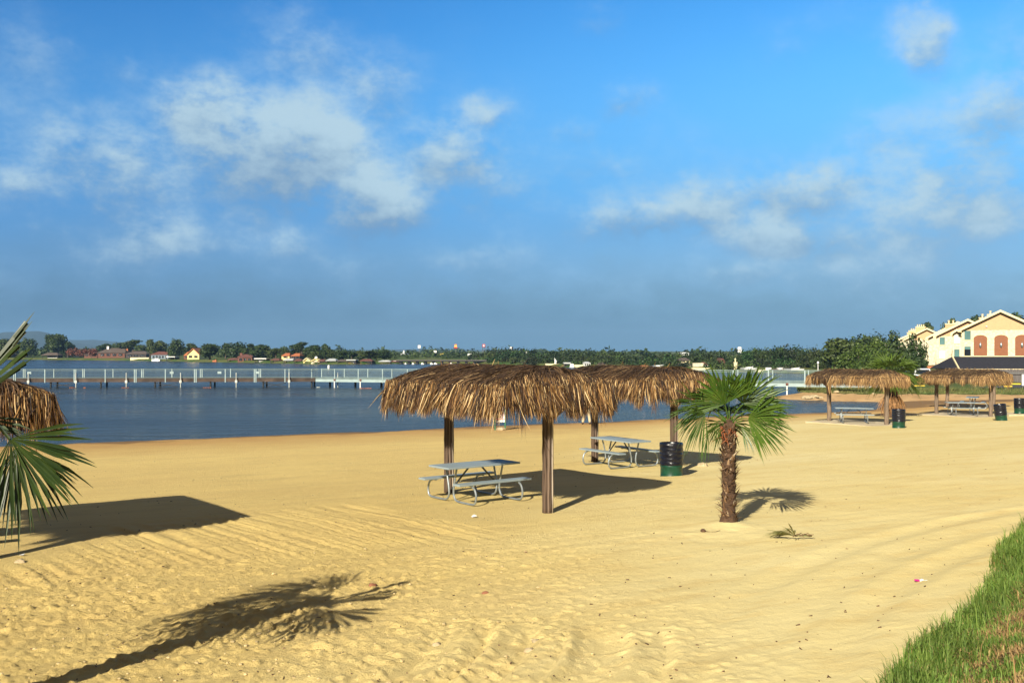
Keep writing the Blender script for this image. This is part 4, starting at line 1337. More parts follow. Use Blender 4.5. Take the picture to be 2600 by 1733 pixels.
# ------------------------------------------------------------------ sign by the water
def beach_sign():
    x, y = -.62, 51.2
    z = gz(x, y)
    t = thing('beach_sign', 'white sign with red writing on two green posts at the water', 'sign', (x, y, z), R(-4))
    for s in (-1, 1):
        mb = MB(); mb.box((s * .26, 0, .62), (.07, .05, 1.5)); mb.build('post', 'signgreen', t)
    mb = MB(); mb.box((0, -.05, .92), (.50, .02, 1.0)); mb.build('panel', 'white', t)
    mb = MB()
    rng = np.random.default_rng(2)
    mb.box((0, -.063, 1.31), (.42, .006, .12))
    for r in range(7):
        xx = -.2
        while xx < .17:
            w = .03 + .06 * rng.random(); mb.box((xx + w / 2, -.063, 1.14 - r * .095), (w, .006, .042)); xx += w + .022
    mb.build('red_writing', 'red', t)
    mb = MB(); mb.lathe([(0, -.1), (.24, -.05), (.26, .06), (.18, .15), (0, .17)], 10, jit=lambda a, z: .04 * math.sin(3 * a)); o = mb.build('rock', 'rock', loc=(x + .05, y - .12, z)); tag(o, 'pale rock at the foot of the white sign', 'rock')
beach_sign()


# ------------------------------------------------------------------ person at the water's edge
def skin_obj(name, verts, edges, radii, mat, parent, root=0):
    me = bpy.data.meshes.new(name); me.from_pydata(verts, edges, []); me.materials.append(M[mat])
    o = bpy.data.objects.new(name, me); COL.objects.link(o); o.parent = parent
    sm = o.modifiers.new('skin', 'SKIN'); sm.use_smooth_shade = True
    for i, r in enumerate(radii):
        me.skin_vertices[0].data[i].radius = (r, r) if not isinstance(r, tuple) else r
        me.skin_vertices[0].data[i].use_root = (i == root)
    o.modifiers.new('sub', 'SUBSURF').levels = 1; o.modifiers['sub'].render_levels = 1
    return o


def person():
    x, y = 4.22, 55.9
    t = thing('person', 'person in khaki trousers standing at the water edge, mostly hidden by thatch', 'person', (x, y, gz(x, y)), 0)
    # facing the lake, feet apart
    V = [(0, 0, .98), (0, .0, 1.18), (0, -.01, 1.40), (0, 0, 1.50), (0, .02, 1.60), (0, .02, 1.70),
         (-.10, 0, .93), (-.15, .02, .50), (-.20, 0, .09), (-.21, .15, .04),
         (.10, 0, .93), (.16, .03, .50), (.21, .02, .09), (.23, .16, .04),
         (-.19, 0, 1.42), (-.27, .02, 1.13), (-.24, .14, .90), (.19, 0, 1.42), (.27, .02, 1.13), (.24, .14, .90)]
    E = [(0, 1), (1, 2), (2, 3), (3, 4), (4, 5), (0, 6), (6, 7), (7, 8), (8, 9), (0, 10), (10, 11), (11, 12), (12, 13),
         (2, 14), (14, 15), (15, 16), (2, 17), (17, 18), (18, 19)]
    rad = [.13, .13, .14, .06, .085, .08, .085, .058, .04, .035, .085, .058, .04, .035, .055, .042, .03, .055, .042, .03]
    for sx, hi in ((-1, 16), (1, 19)):
        hx, hy, hz = V[hi]
        b = len(V); V.append((hx, hy + .05, hz - .07)); rad.append(.028); E.append((hi, b))
        for k in range(4):
            off = (k - 1.5) * .017
            V.append((hx + off, hy + .075, hz - .12 - .004 * k)); rad.append(.009); E.append((b, len(V) - 1))
            V.append((hx + off, hy + .07, hz - .155 + .006 * abs(k - 1))); rad.append(.008); E.append((len(V) - 2, len(V) - 1))
        V.append((hx - sx * .035, hy + .06, hz - .08)); rad.append(.010); E.append((b, len(V) - 1))
    skin_obj('body', V, E, rad, 'skin', t)
    TV = [(0, 0, .99), (-.105, 0, .90), (-.15, .02, .50), (-.20, 0, .085), (.105, 0, .90), (.16, .03, .50), (.21, .02, .085), (0, 0, 1.05)]
    skin_obj('trousers', TV, [(0, 1), (1, 2), (2, 3), (0, 4), (4, 5), (5, 6), (0, 7)], [.16, .115, .088, .082, .115, .088, .082, .15], 'khaki', t)
    SV = [(0, 0, 1.02), (0, 0, 1.2), (0, -.01, 1.41), (-.19, 0, 1.42), (-.25, .015, 1.22), (.19, 0, 1.42), (.25, .015, 1.22)]
    skin_obj('shirt', SV, [(0, 1), (1, 2), (2, 3), (3, 4), (2, 5), (5, 6)], [.165, .16, .16, .08, .07, .08, .07], 'shirt', t)
    for s, (fx, fy) in ((-1, (-.205, .05)), (1, (.22, .07))):
        mb = MB(); mb.lathe([(0, 0), (.055, .0), (.058, .04), (.048, .085), (0, .1)], 12)
        o = mb.build('shoe', 'shoe', t, smooth=True, loc=(fx, fy, 0)); o.scale = (1, 2.3, 1)
    mb = MB(); mb.lathe([(0, .12), (.06, .10), (.09, .05), (.096, 0), (.085, -.06), (.0, -.07)], 14); o = mb.build('hair', 'hair', t, smooth=True, loc=(0, .01, 1.69))
    mb = MB()
    for s in (-1, 1): mb.lathe([(0, -.012), (.013, 0), (0, .012)], 8, c=(s * .033, .098, 1.655))
    mb.build('eyes', 'black', t)
    mb = MB(); mb.tube([(0, .10, 1.65), (0, .118, 1.615), (0, .10, 1.605)], [.008, .014, .008], 6); mb.tube([(-.025, .098, 1.575), (0, .105, 1.573), (.025, .098, 1.575)], .006, 5)
    for s in (-1, 1): mb.lathe([(0, -.03), (.015, -.015), (.018, .01), (0, .03)], 8, c=(s * .088, .01, 1.63))
    mb.build('face_features', 'skin', t)
person()


# ------------------------------------------------------------------ the pier
def pier():
    P0, P1 = Vector((-23.0, 116.0)), Vector((33.5, 88.0))
    HL, HY = Vector((-92.0, 114.0)), None
    t = thing('lake_pier', 'long fishing pier with pale railings standing across the lake', 'pier', (0, 0, 0))
    rng = np.random.default_rng(8)
    def run(A, B, z0, z1, w, wood, step, name):
        d = (B - A); Ln = d.length; d = d / Ln; nrm = Vector((d.y, -d.x))   # towards the beach
        if nrm.y > 0: nrm = -nrm
        zf = lambda s: z0 + (z1 - z0) * s / Ln
        p3 = lambda s, off, z: (A.x + d.x * s + nrm.x * off, A.y + d.y * s + nrm.y * off, z)
        mb = MB()
        mb.bar(p3(0, 0, zf(0)), p3(Ln, 0, zf(Ln)), w, .10)
        if wood:
            for off in (-w / 2 + .1, w / 2 - .1): mb.bar(p3(0, off, zf(0) - .21), p3(Ln, off, zf(Ln) - .21), .16, .30)
            mb.build('deck', 'brownwood', t)
        else:
            mb.build('gangway', 'railgreen', t)
            mb = MB()
            for off in (-w / 2 + .06, w / 2 - .06): mb.bar(p3(0, off, zf(0) - .22), p3(Ln, off, zf(Ln) - .22), .1, .30)
            mb.build('girder', 'palegreen', t)
        k = 0
        s = 0.0
        while s < Ln - .3:
            e = min(s + step, Ln)
            for off in (-w / 2, w / 2):
                mb = MB()
                wide = (k % 2 == 0)
                for dx in ((-.08, .08) if (wide and wood) else (0,)):
                    mb.box(p3(s + dx * 1.2, off, zf(s) + .36), (.10, .08, 1.55), rz=math.atan2(d.y, d.x))
                mb.build('rail_post', 'palegreen', t)
            k += 1; s = e
        for off in (-w / 2, w / 2):
            mb = MB()
            mb.bar(p3(0, off, zf(0) + 1.10), p3(Ln, off, zf(Ln) + 1.10), .045, .045)
            mb.bar(p3(0, off, zf(0) + .96), p3(Ln, off, zf(Ln) + .96), .025, .025)
            mb.bar(p3(0, off, zf(0) + .13), p3(Ln, off, zf(Ln) + .13), .04, .04)
            n = int(Ln / .14)
            for i in range(n):
                s_ = Ln * (i + .5) / n
                a = p3(s_, off, zf(s_) + .13); b = p3(s_, off, zf(s_) + .96)
                mb.bar(a, b, .015, .015)
            mb.build('railing', 'raildark' if wood else 'railgreen', t)
        return d, nrm, zf, p3, Ln
    d, nrm, zf, p3, Ln = run(HL, P0, -.12, -.05, 2.4, True, 3.45, 'head')
    # dark piles with cross braces, pale mooring piles in front
    s = 3.0; k = 0
    while s < Ln:
        for off in (-.9, .9):
            mb = MB(); a = p3(s, off, WATER - 1.2); b = p3(s, off, zf(s) - .3); mb.tube([a, b], .11, 8)
            if k % 2 == 0 and off > 0:
                mb.bar(p3(s, off, zf(s) - .5), p3(s + 2.6, off, WATER + .05), .07, .07); mb.bar(p3(s + .4, off, WATER + .05), p3(s + 2.6, off, zf(s) - .5), .07, .07)
            mb.build('pile', 'darkpile', t)
        mb = MB(); mb.tube([p3(s + 3.1, 1.45, WATER - 1), p3(s + 3.1, 1.45, zf(s) + .72)], .055, 8); mb.box(p3(s + 3.1, 1.42, zf(s) - .3), (.26, .2, .3)); mb.build('mooring_post', 'mooring', t)
        s += 5.9 + .5 * math.sin(k); k += 1
    # small notices on the railing
    for s in (6.2, 36.2, 52.5, 58.0, 62.4): 
        mb = MB(); mb.box(p3(s, 1.28, zf(s) + .72), (.44, .03, .26)); mb.build('notice', 'palegreen', t)
    d, nrm, zf, p3, Ln = run(P0, P1, -.05, .30, 1.9, False, 3.3, 'gangway')
    s = 3.3; k = 0
    while s < Ln - 4:
        mb = MB(); mb.tube([p3(s - 1.6, -.3, WATER - 1.2), p3(s - 1.6, -.3, zf(s) - .3)], .13, 8); mb.build('pile', 'darkpile', t)
        mb = MB(); mb.tube([p3(s, 1.0, WATER - 1), p3(s, 1.0, zf(s) - .3)], .07, 8); mb.build('mooring_post', 'white', t)
        mb = MB(); mb.box(p3(s, .98, zf(s) - .12), (.2, .2, .2)); mb.build('bracket', 'redroof', t)
        s += 4.6 if k > 3 else 3.6; k += 1
    # floating lines of orange floats tied below the pier
    for i, (px, w, y) in enumerate(((183, 16, 112.2), (215, 6, 112.2), (318, 20, 112.2), (526, 22, 112.3), (808, 8, 113.6), (928, 32, 110.4))):
        mb = MB(); x0 = wx(px - w / 2, y); x1 = wx(px + w / 2, y); n = max(3, int((x1 - x0) / .18))
        for q in range(n):
            mb.lathe([(0, -.07), (.05, -.05), (.07, 0), (.05, .05), (0, .07)], 8, c=(x0 + (x1 - x0) * (q + .5) / n, y, WATER + .03))
        o = mb.build('float_line', mk('faded_orange_float', (.40, .13, .05), .6, island=.9) if i != 4 else M['mooring'])
        tag(o, ['short row of orange floats at the left end of the pier', 'pair of orange floats near the left end of the pier', 'orange floats beside the first braced pile', 'orange floats before the braced pile at mid pier', 'white floats where the timber deck meets the gangway', 'longest row of orange floats, below the pale gangway'][i], 'floats', 'float lines below the pier')
pier()
mb = MB(); mb.lathe([(0, -.3), (.22, -.3), (.24, .1), (.24, .75), (.16, .95), (0, 1.0)], 14); o = mb.build('buoy', 'white', smooth=True, loc=(wx(834.5, 225), 225, WATER)); tag(o, 'white marker buoy floating beyond the pier', 'buoy')
# ------------------------------------------------------------------ hotel and buildings on the right
def hotel():
    az = R(-26)
    O = Vector((79.9, 175.0, -1.0))
    t = thing('hotel_building', 'cream stone hotel with orange gable and three rust arched panels', 'hotel', O, az)
    def gable(x0, x1, y0, y1, he, hp, name_wall='wall', over=.45):
        xm = (x0 + x1) / 2
        mb = MB(); mb.box(((x0 + x1) / 2, (y0 + y1) / 2, he / 2 - 1), (x1 - x0, y1 - y0, he + 2)); mb.build(name_wall, 'stone', t)
        sl = (hp - he) / (xm - x0)
        mb = MB(); mb.prism([(x0, he), (x1, he), (xm, hp)], y0 - .03, y1); mb.build('gable', 'stucco', t)
        th = .28
        mb = MB()
        e = over
        for sgn in (-1, 1):
            xe = xm + sgn * (xm - x0 + e); ze = he - sl * e
            mb.prism([(xm, hp + .02), (xe, ze + .02), (xe, ze + .02 + th), (xm, hp + .02 + th)], y0 - .75, y1 + .3)
        mb.build('roof', 'shingle_brown', t)
        mb = MB()
        for sgn in (-1, 1):
            xe = xm + sgn * (xm - x0 + e + .02); ze = he - sl * (e + .02)
            mb.prism([(xm, hp - .06), (xe, ze - .06), (xe, ze + .34), (xm, hp + .34)], y0 - .86, y0 - .752)
        mb.build('fascia', 'trim', t)
        for sgn in (-1, 1):
            mb = MB(); xe = xm + sgn * (xm - x0 + e * .5); mb.box((xe, y0 - .35, he - sl * e - .02), (e + .1, 1.0, .16)); mb.build('eave_return', 'trim', t)
    def window(x, z0, z1, w, y, mat):
        mb = MB()
        for xx in (-1, 1): mb.box((x + xx * (w / 2 + .04), y - .03, (z0 + z1) / 2), (.08, .12, z1 - z0 + .16))
        for zz in (z0 - .04, z1 + .04): mb.box((x, y - .03, zz), (w, .12, .08))
        f = mb.build('window', 'trim', t)
        if mat == 'half':
            mb = MB(); mb.box((x, y - .0, (z0 + z1) / 2 - .25), (w, .06, z1 - z0 - .5)); mb.build('pane', 'glass_dark', f)
            mb = MB(); mb.box((x, y - .0, z1 - .25), (w, .06, .5)); mb.build('upper_pane', 'glass', f)
        else:
            mb = MB(); mb.box((x, y, (z0 + z1) / 2), (w, .06, z1 - z0)); mb.build('pane' if mat == 'glass' else 'blind', mat, f)
    gable(0, 12.4, 0, 11.8, 7.85, 11.0)
    gable(-1.52, -.02, .8, 9, 7.2, 7.75, 'bay_wall', .25)
    gable(-4.7, 6.3, 12, 24.8, 7.0, 9.85)
    gable(-6.85, 4.2, 26, 36, 6.8, 9.8)
    window(.97, 6.15, 7.75, 1.05, -.01, 'glass'); window(.97, 3.3, 4.95, 1.05, -.01, 'half')
    window(-.78, 5.55, 7.0, .85, .79, 'blind'); window(-.78, 2.9, 4.45, .9, .79, 'glass')
    for (x, z0, z1, mt) in ((-3.65, 5.35, 6.75, 'glass'), (-3.65, 2.75, 4.25, 'blind'), (-3.65, .2, 1.3, 'glass'), (-1.5 - .35, -.5, .9, 'glass')):
        window(x, z0, z1, .95, 11.99, mt)
    for i, xc in enumerate((3.03, 6.3, 9.55)):
        w = 2.14; zb, zs, zt = 3.35, 6.35, 6.95
        poly = [(xc - w / 2, zb), (xc + w / 2, zb), (xc + w / 2, zs)]
        for k in range(1, 12):
            a = PI * k / 12; poly.append((xc + w / 2 * math.cos(a), zs + (zt - zs) * math.sin(a)))
        poly.append((xc - w / 2, zs))
        mb = MB(); mb.prism(poly, -.07, .05); p = mb.build('arched_panel', 'stucco_dark', t)
        mb = MB(); mb.lathe([(0, -.5), (.06, -.42), (.17, -.2), (.2, .05), (.12, .28), (.04, .36), (.03, .55), (0, .56)], 10, c=(xc, -.26, 5.2)); mb.box((xc, -.12, 5.3), (.08, .2, .08)); mb.build('wall_lantern', 'galv', p, smooth=False)
        # surround of the arch
        mb = MB()
        for k in range(12):
            a0, a1 = PI * k / 12, PI * (k + 1) / 12
            q = [(xc + (w / 2 + d) * math.cos(a), zs + (zt - zs + d) * math.sin(a)) for d, a in ((0.02, a0), (.22, a0), (.22, a1), (.02, a1))]
            mb.prism(q, -.10, .05)
        mb.build('arch_surround', 'trim', p)
    mb = MB(); mb.box((6.2, -.05, 3.2), (12.5, .14, .2)); mb.build('string_course', 'trim', t)
    mb = MB(); mb.lathe([(0, -.1), (.14, -.08), (.18, .0), (.1, .1), (0, .12)], 10, c=(4.0, -.16, 8.45)); mb.build('flood_light', 'white', t)
    # chimney stacks with pots
    for (x, y, z, w, n) in ((-2.4, 20, 7.6, 2.0, 2), (3.3, 7, 8.3, 1.1, 1), (4.6, 8, 8.9, 1.0, 1)):
        mb = MB(); mb.box((x, y, z + .6), (w, 1.2, 2.4)); c = mb.build('chimney', 'stucco', t)
        mb = MB(); mb.box((x, y, z + 1.88), (w + .16, 1.36, .16)); mb.build('cap', 'trim', c)
        for k in range(n):
            mb = MB(); mb.lathe([(.12, 0), (.14, .5), (.22, .52), (.22, .62), (0, .66)], 10, c=(x + (k - (n - 1) / 2) * .8, y, z + 1.95)); mb.build('chimney_pot', 'trim', c)
    # low orange porch roof
    mb = MB(); mb.prism([(-6.1, .95), (-.1, .95), (-.1, 1.1), (-5.7, 1.42), (-.1, 1.42)][:3] + [(-.1, 1.5), (-5.8, 1.35)], 2.4, 8); p = mb.build('porch_roof', 'tile', t)
    for x in (-5.4, -3.0, -.6):
        mb = MB(); mb.box((x, 2.7, -.2), (.3, .3, 2.3)); mb.build('porch_post', 'darkwall', t)
    # second wing, far behind
    O2 = Vector((wx(2354, 250), 250, -1))
    t2 = thing('hotel_wing', 'far hotel wing whose gables and chimneys rise above the trees', 'hotel', O2, az, None)
    def wing(xm, y, hw, he, hp):
        mb = MB(); mb.box((xm, y + 5, he / 2), (2 * hw, 10, he)); mb.build('wall', 'stone', t2)
        mb = MB(); mb.prism([(xm - hw, he), (xm + hw, he), (xm, hp)], y - .03, y + 10); mb.build('gable', 'stucco', t2)
        sl = (hp - he) / hw
        mb = MB()
        for s in (-1, 1): mb.prism([(xm, hp), (xm + s * (hw + .5), he - sl * .5), (xm + s * (hw + .5), he - sl * .5 + .4), (xm, hp + .4)], y - .9, y + 10)
        mb.build('roof', 'trim', t2)
    wing(0, 0, 5.2, 6.9, 9.6); wing(-3.4, 22, 5.2, 6.9, 9.4); wing(-6, 42, 5, 6.9, 9.2)
    for (x, y, z, w, n) in ((-1.9, 6, 9.2, 2.3, 4), (-5.0, 26, 8.6, 2.3, 3), (-7.2, 46, 8.4, 1.6, 1)):
        mb = MB(); mb.box((x, y, z), (w, 1.3, 2.2)); c = mb.build('chimney', 'stucco', t2)
        mb = MB(); mb.box((x, y, z + 1.18), (w + .2, 1.5, .16)); mb.build('cap', 'trim', c)
        for k in range(n):
            mb = MB(); mb.lathe([(.11, 0), (.13, .5), (.2, .52), (0, .62)], 8, c=(x + (k - (n - 1) / 2) * .5, y, z + 1.25)); mb.build('chimney_pot', 'trim', c)
hotel()


def low_building():
    Y = 128
    x0 = wx(2436, Y)
    t = thing('low_building', 'low building with dark shingle roof behind the grey fence', 'building', (x0, Y, -1.4), R(-3))
    zE = wz(936, Y) + 1.4; zR = wz(905.5, Y) + 1.4
    mb = MB(); mb.box((16, 5, zE / 2 - .1), (31.0, 9.2, zE - .1)); mb.build('wall', 'creamwall', t)
    mb = MB(); mb.add([(0, 0, zE), (32, 0, zE), (32, 10, zE), (0, 10, zE), (1.0, 5, zR), (31, 5, zR), (0, 0, zE - .12), (32, 0, zE - .12), (32, 10, zE - .12), (0, 10, zE - .12)],
                      [(0, 1, 5, 4), (1, 2, 5), (2, 3, 4, 5), (3, 0, 4), (6, 9, 8, 7), (0, 6, 7, 1), (0, 3, 9, 6), (1, 7, 8, 2)]); mb.build('roof', 'shingle', t)
    mb = MB(); mb.box((16, -.06, zE - .16), (32.2, .1, .34)); mb.bar((-.05, -.05, zE - .05), (1.0, 5, zR + .06), .16, .2); mb.build('fascia', 'trim', t)
    for x in (5.2,): 
        mb = MB(); mb.box((x + .8, .36, .9), (1.8, .12, 1.7)); mb.build('door', 'fence', t)
    # board fence in front
    Yf = 112
    t = thing('board_fence', 'tall weathered grey board fence before the low dark roofed building', 'fence', (wx(2430, Yf), Yf, -.6), R(-2))
    mb = MB(); n = 240
    rng = np.random.default_rng(5)
    for i in range(n): mb.box((i * .15, 0, .85 + .02 * rng.normal()), (.142, .03, 1.7))
    mb.build('boards', 'fence', t)
    mb = MB(); mb.bar((-.1, -.35, 1.28), (36, -.35, 1.28), .05, .05)
    for i in range(10): mb.tube([(i * 4, -.35, -.1), (i * 4, -.35, 1.3)], .035, 6)
    mb.build('pipe_rail', 'galv', t)
low_building()


def truck():
    Y = 108
    x = wx(2340, Y)
    t = thing('pickup_truck', 'white pickup truck parked facing away, tailgate towards the beach', 'pickup truck', (x, Y, -.53), R(-14))
    # local: +y forward, x across
    W = .97
    mb = MB()
    # lower body profile (y, z) extruded across
    prof = [(-2.75, .55), (-2.75, 1.05), (.1, 1.05), (.1, 1.08), (1.6, 1.06), (2.6, .95), (2.75, .8), (2.75, .5), (2.2, .42), (-2.2, .42)]
    V = [(-W, y, z) for y, z in prof] + [(W, y, z) for y, z in prof]
    n = len(prof)
    mb.add(V, [tuple(range(n - 1, -1, -1)), tuple(range(n, 2 * n))] + [(i, (i + 1) % n, (i + 1) % n + n, i + n) for i in range(n)])
    mb.build('body', 'carpaint', t, bevel=.05)
    mb = MB()
    cb, ct = .93, .74
    V = [(-cb, -.95, 1.04), (cb, -.95, 1.04), (cb, 1.55, 1.04), (-cb, 1.55, 1.04), (-ct, -.72, 1.78), (ct, -.72, 1.78), (ct, .75, 1.80), (-ct, .75, 1.80)]
    mb.add(V, [(0, 1, 5, 4), (1, 2, 6, 5), (2, 3, 7, 6), (3, 0, 4, 7), (4, 5, 6, 7), (3, 2, 1, 0)])
    cab = mb.build('cab', 'carpaint', t, bevel=.06)
    def quad(a, b, f0, f1, g0, g1, push):
        pass
    mb = MB(); mb.add([(-.74, -.925, 1.16), (.74, -.925, 1.16), (.66, -.775, 1.68), (-.66, -.775, 1.68)], [(0, 1, 2, 3)]); mb.build('rear_window', 'glass_dark', t)
    for s in (-1, 1):
        mb = MB(); mb.add([(s * .925, -.72, 1.15), (s * .925, 1.2, 1.15), (s * .80, .68, 1.68), (s * .80, -.6, 1.68)], [(0, 1, 2, 3)]); mb.build('side_window', 'glass_dark', t)
    mb = MB(); mb.box((0, -2.79, .80), (1.66, .05, .44)); tg = mb.build('tailgate', 'carpaint', t, bevel=.02)
    mb = MB(); mb.box((0, -2.83, .90), (.3, .03, .09)); mb.build('handle', 'black', tg)
    mb = MB(); mb.box((0, -2.86, .50), (1.9, .18, .2)); mb.build('bumper', 'galv', t, bevel=.02)
    for s in (-1, 1):
        mb = MB(); mb.box((s * .90, -2.77, .84), (.14, .07, .4)); mb.build('tail_light', 'redlight', t, bevel=.01)
        for y in (-1.75, 1.75):
            mb = MB(); mb.tube([(s * .98, y, .36), (s * .74, y, .36)], .37, 22); w = mb.build('wheel', 'rubber', t)
            mb = MB(); mb.tube([(s * .985, y, .36), (s * .95, y, .36)], .21, 16); mb.build('rim', 'galv', w)
        mb = MB(); mb.box((s * 1.06, .95, 1.2), (.18, .1, .2)); mb.build('mirror', 'black', t)
    # parking stops
    for i, (px0, px1, Yp, lab) in enumerate(((2321, 2348, 101.5, 'yellow parking stop behind the white pickup'), (2549, 2570, 100.5, 'yellow parking stop before the board fence, nearer the grass'), (2559, 2591, 107.5, 'yellow parking stop close against the board fence'))):
        a, b = wx(px0, Yp), wx(px1, Yp)
        mb = MB(); mb.prism([(a, 0), (b, 0), (b, .14), (a, .14)], -.1, .1); o = mb.build('parking_stop', 'yellowpaint', bevel=.04, loc=(0, Yp, -.5)); tag(o, lab, 'parking stop', 'yellow parking stops')
    Ys = 99.5
    t = thing('white_sign', 'plain white sign board by the car park, cut off by the photo edge', 'sign', (wx(2606, Ys), Ys, -.5), R(-8))
    mb = MB(); mb.box((0, 0, .75), (.86, .06, 1.12)); mb.build('panel', 'white', t)
    for s in (-1, 1):
        mb = MB(); mb.box((s * .32, .06, .5), (.08, .06, 1.2)); mb.build('post', 'fence', t)
    # dark car behind the skirted palm
    Y = 109; t = thing('dark_car', 'dark car parked beside the white pickup, half hidden by the palm', 'car', (wx(2308, Y), Y, -.53), R(-14))
    prof = [(-2.2, .4), (-2.25, .85), (-1.7, .98), (-1.2, 1.45), (.5, 1.48), (1.2, 1.0), (2.1, .85), (2.2, .45), (1.8, .3), (-1.8, .3)]
    V = [(-.86, y, z) for y, z in prof] + [(.86, y, z) for y, z in prof]; n = len(prof)
    mb = MB(); mb.add(V, [tuple(range(n - 1, -1, -1)), tuple(range(n, 2 * n))] + [(i, (i + 1) % n, (i + 1) % n + n, i + n) for i in range(n)]); mb.build('body', 'black', t, bevel=.06)
    mb = MB(); mb.add([(-.7, -1.66, 1.03), (.7, -1.66, 1.03), (.64, -1.27, 1.40), (-.64, -1.27, 1.40)], [(0, 1, 2, 3)]); mb.build('rear_window', 'glass_dark', t)
    for s in (-1, 1):
        mb = MB(); mb.box((s * .66, -2.22, .74), (.3, .1, .16)); mb.build('tail_light', 'redlight', t)
        for y in (-1.35, 1.35):
            mb = MB(); mb.tube([(s * .88, y, .32), (s * .66, y, .32)], .32, 18); mb.build('wheel', 'rubber', t)
truck()


# ------------------------------------------------------------------ trees beyond
PR = [tree_proto('t', 101, 4.0, 8.0, 2600, .62, 'leaf', .28, 1.2, 12), tree_proto('t', 102, 3.4, 9.0, 2600, .58, 'leaf', .26, 1.4, 12),
      tree_proto('t', 103, 4.6, 7.0, 2900, .62, 'leaf', .3, .8, 14), tree_proto('t', 104, 2.6, 8.0, 2200, .5, 'leaf', .2, 1.0, 9)]
PRED = tree_proto('t', 105, 3.0, 4.0, 1100, .42, 'leaf_red', .15, .4, 9)
PBR = tree_proto('t', 106, 3.4, 6.0, 2600, .42, 'leaf_bright', .2, .4, 14)
PBR2 = tree_proto('t', 107, 3.0, 5.4, 2600, .40, 'leaf', .2, .3, 13)


def shore_y(px):
    """distance of the far waterline seen at px"""
    best = 400
    for a, b in zip(SHORE[10:-1], SHORE[11:]):
        pa, pb = a[0] / a[1], b[0] / b[1]
        k = (px - 1300) / FPX
        if min(pa, pb) <= k <= max(pa, pb) and pa != pb:
            f = (k - pa) / (pb - pa); return a[1] + (b[1] - a[1]) * f
    return best


LT = [(8, 862, 24, 'leaf', 14, 'spreading tree at the far left end of the far shore'), (36, 859, 20, 'l', 26, 'dark tree between the leftmost tree and the hill foot'), (70, 856, 20, 'l', 18, 'round dark tree left of the two tall twin trees'),
      (128, 848.5, 19, 'l', 12, 'left tree of the tall twin pair'), (148, 850, 24, 'l', 10, 'right tree of the tall twin pair'), (172, 868, 15, 'l', 16, 'small tree right of the tall twin pair'),
      (188, 880, 15, 'r', 12, 'leftmost of three crimson flowering trees'), (212, 883, 13, 'r', 16, 'middle of three crimson flowering trees'), (233, 882, 13, 'r', 13, 'rightmost of three crimson flowering trees'),
      (270, 873, 19, 'l', 34, 'tree behind the white chimney of the ranch house'), (297, 869, 16, 'l', 36, 'tree rising behind the middle of the ranch house'), (338, 862, 31, 'l', 40, 'broadest round tree behind the ranch house'),
      (381, 863, 15, 'l', 14, 'slim tree with visible trunk right of the ranch house'), (408, 866, 19, 'l', 30, 'round tree behind the grey blue boathouse'), (445, 857.5, 20, 'l', 10, 'tall bright tree left of the yellow gabled house'),
      (487, 871, 20, 'l', 30, 'dark tree behind the yellow gabled house'), (533, 874, 27, 'l', 12, 'broad dark tree right of the yellow gabled house'), (573, 872, 17, 'l', 22, 'tree left of the wide domed grove'),
      (600, 867, 30, 'l', 24, 'wide domed tree above the red roofed lake house'), (634, 872, 16, 'l', 26, 'small tree right of the wide domed tree'), (664, 876, 24, 'l', 12, 'brown tinged tree right of the red roofed lake house'),
      (700, 884, 18, 'l', 12, 'low tree between the white dock roof and tiled house'), (724, 878, 18, 'l', 24, 'tree behind the left end of the tiled house'), (765, 867.5, 24, 'l', 26, 'tallest round tree behind the tiled house'),
      (798, 877, 24, 'l', 22, 'tree right of the round tree behind the tiled house'), (826, 874, 12, 'l', 24, 'narrow tree ending the high grove at its right'), (796, 890, 18, 'l', 12, 'lower lighter tree before the high grove'),
      (840, 887, 16, 'l', 16, 'small tree right of the high grove'), (868, 891, 20, 'l', 16, 'low rounded tree behind the pale roofed boathouse'), (893, 893, 16, 'l', 18, 'low tree behind the boat lift'),
      (913, 888, 9, 'l', 16, 'thin pointed tree left of the red roofed boathouse'), (935, 890, 22, 'l', 15, 'broad low tree behind the red roofed boathouse'), (976, 889, 17, 'l', 18, 'last dark tree before the bridge'),
      (955, 893, 14, 'l', 14, 'dark bushy tree behind the white roofed boat dock')]
for i, (px, top, hw, kind, back, lab) in enumerate(LT):
    Ys = shore_y(px) + back
    zb = far_z(back, 0, 400); z1 = wz(top, Ys)
    w = hw * Ys / FPX; x = wx(px, Ys)
    pr = PRED if kind == 'r' else PR[i % 4]
    put_tree(pr, 'crimson_tree' if kind == 'r' else 'shore_tree', lab, x, Ys, zb - .2, w, z1 - zb + .2, i * 2.1, 'trees along the far shore')

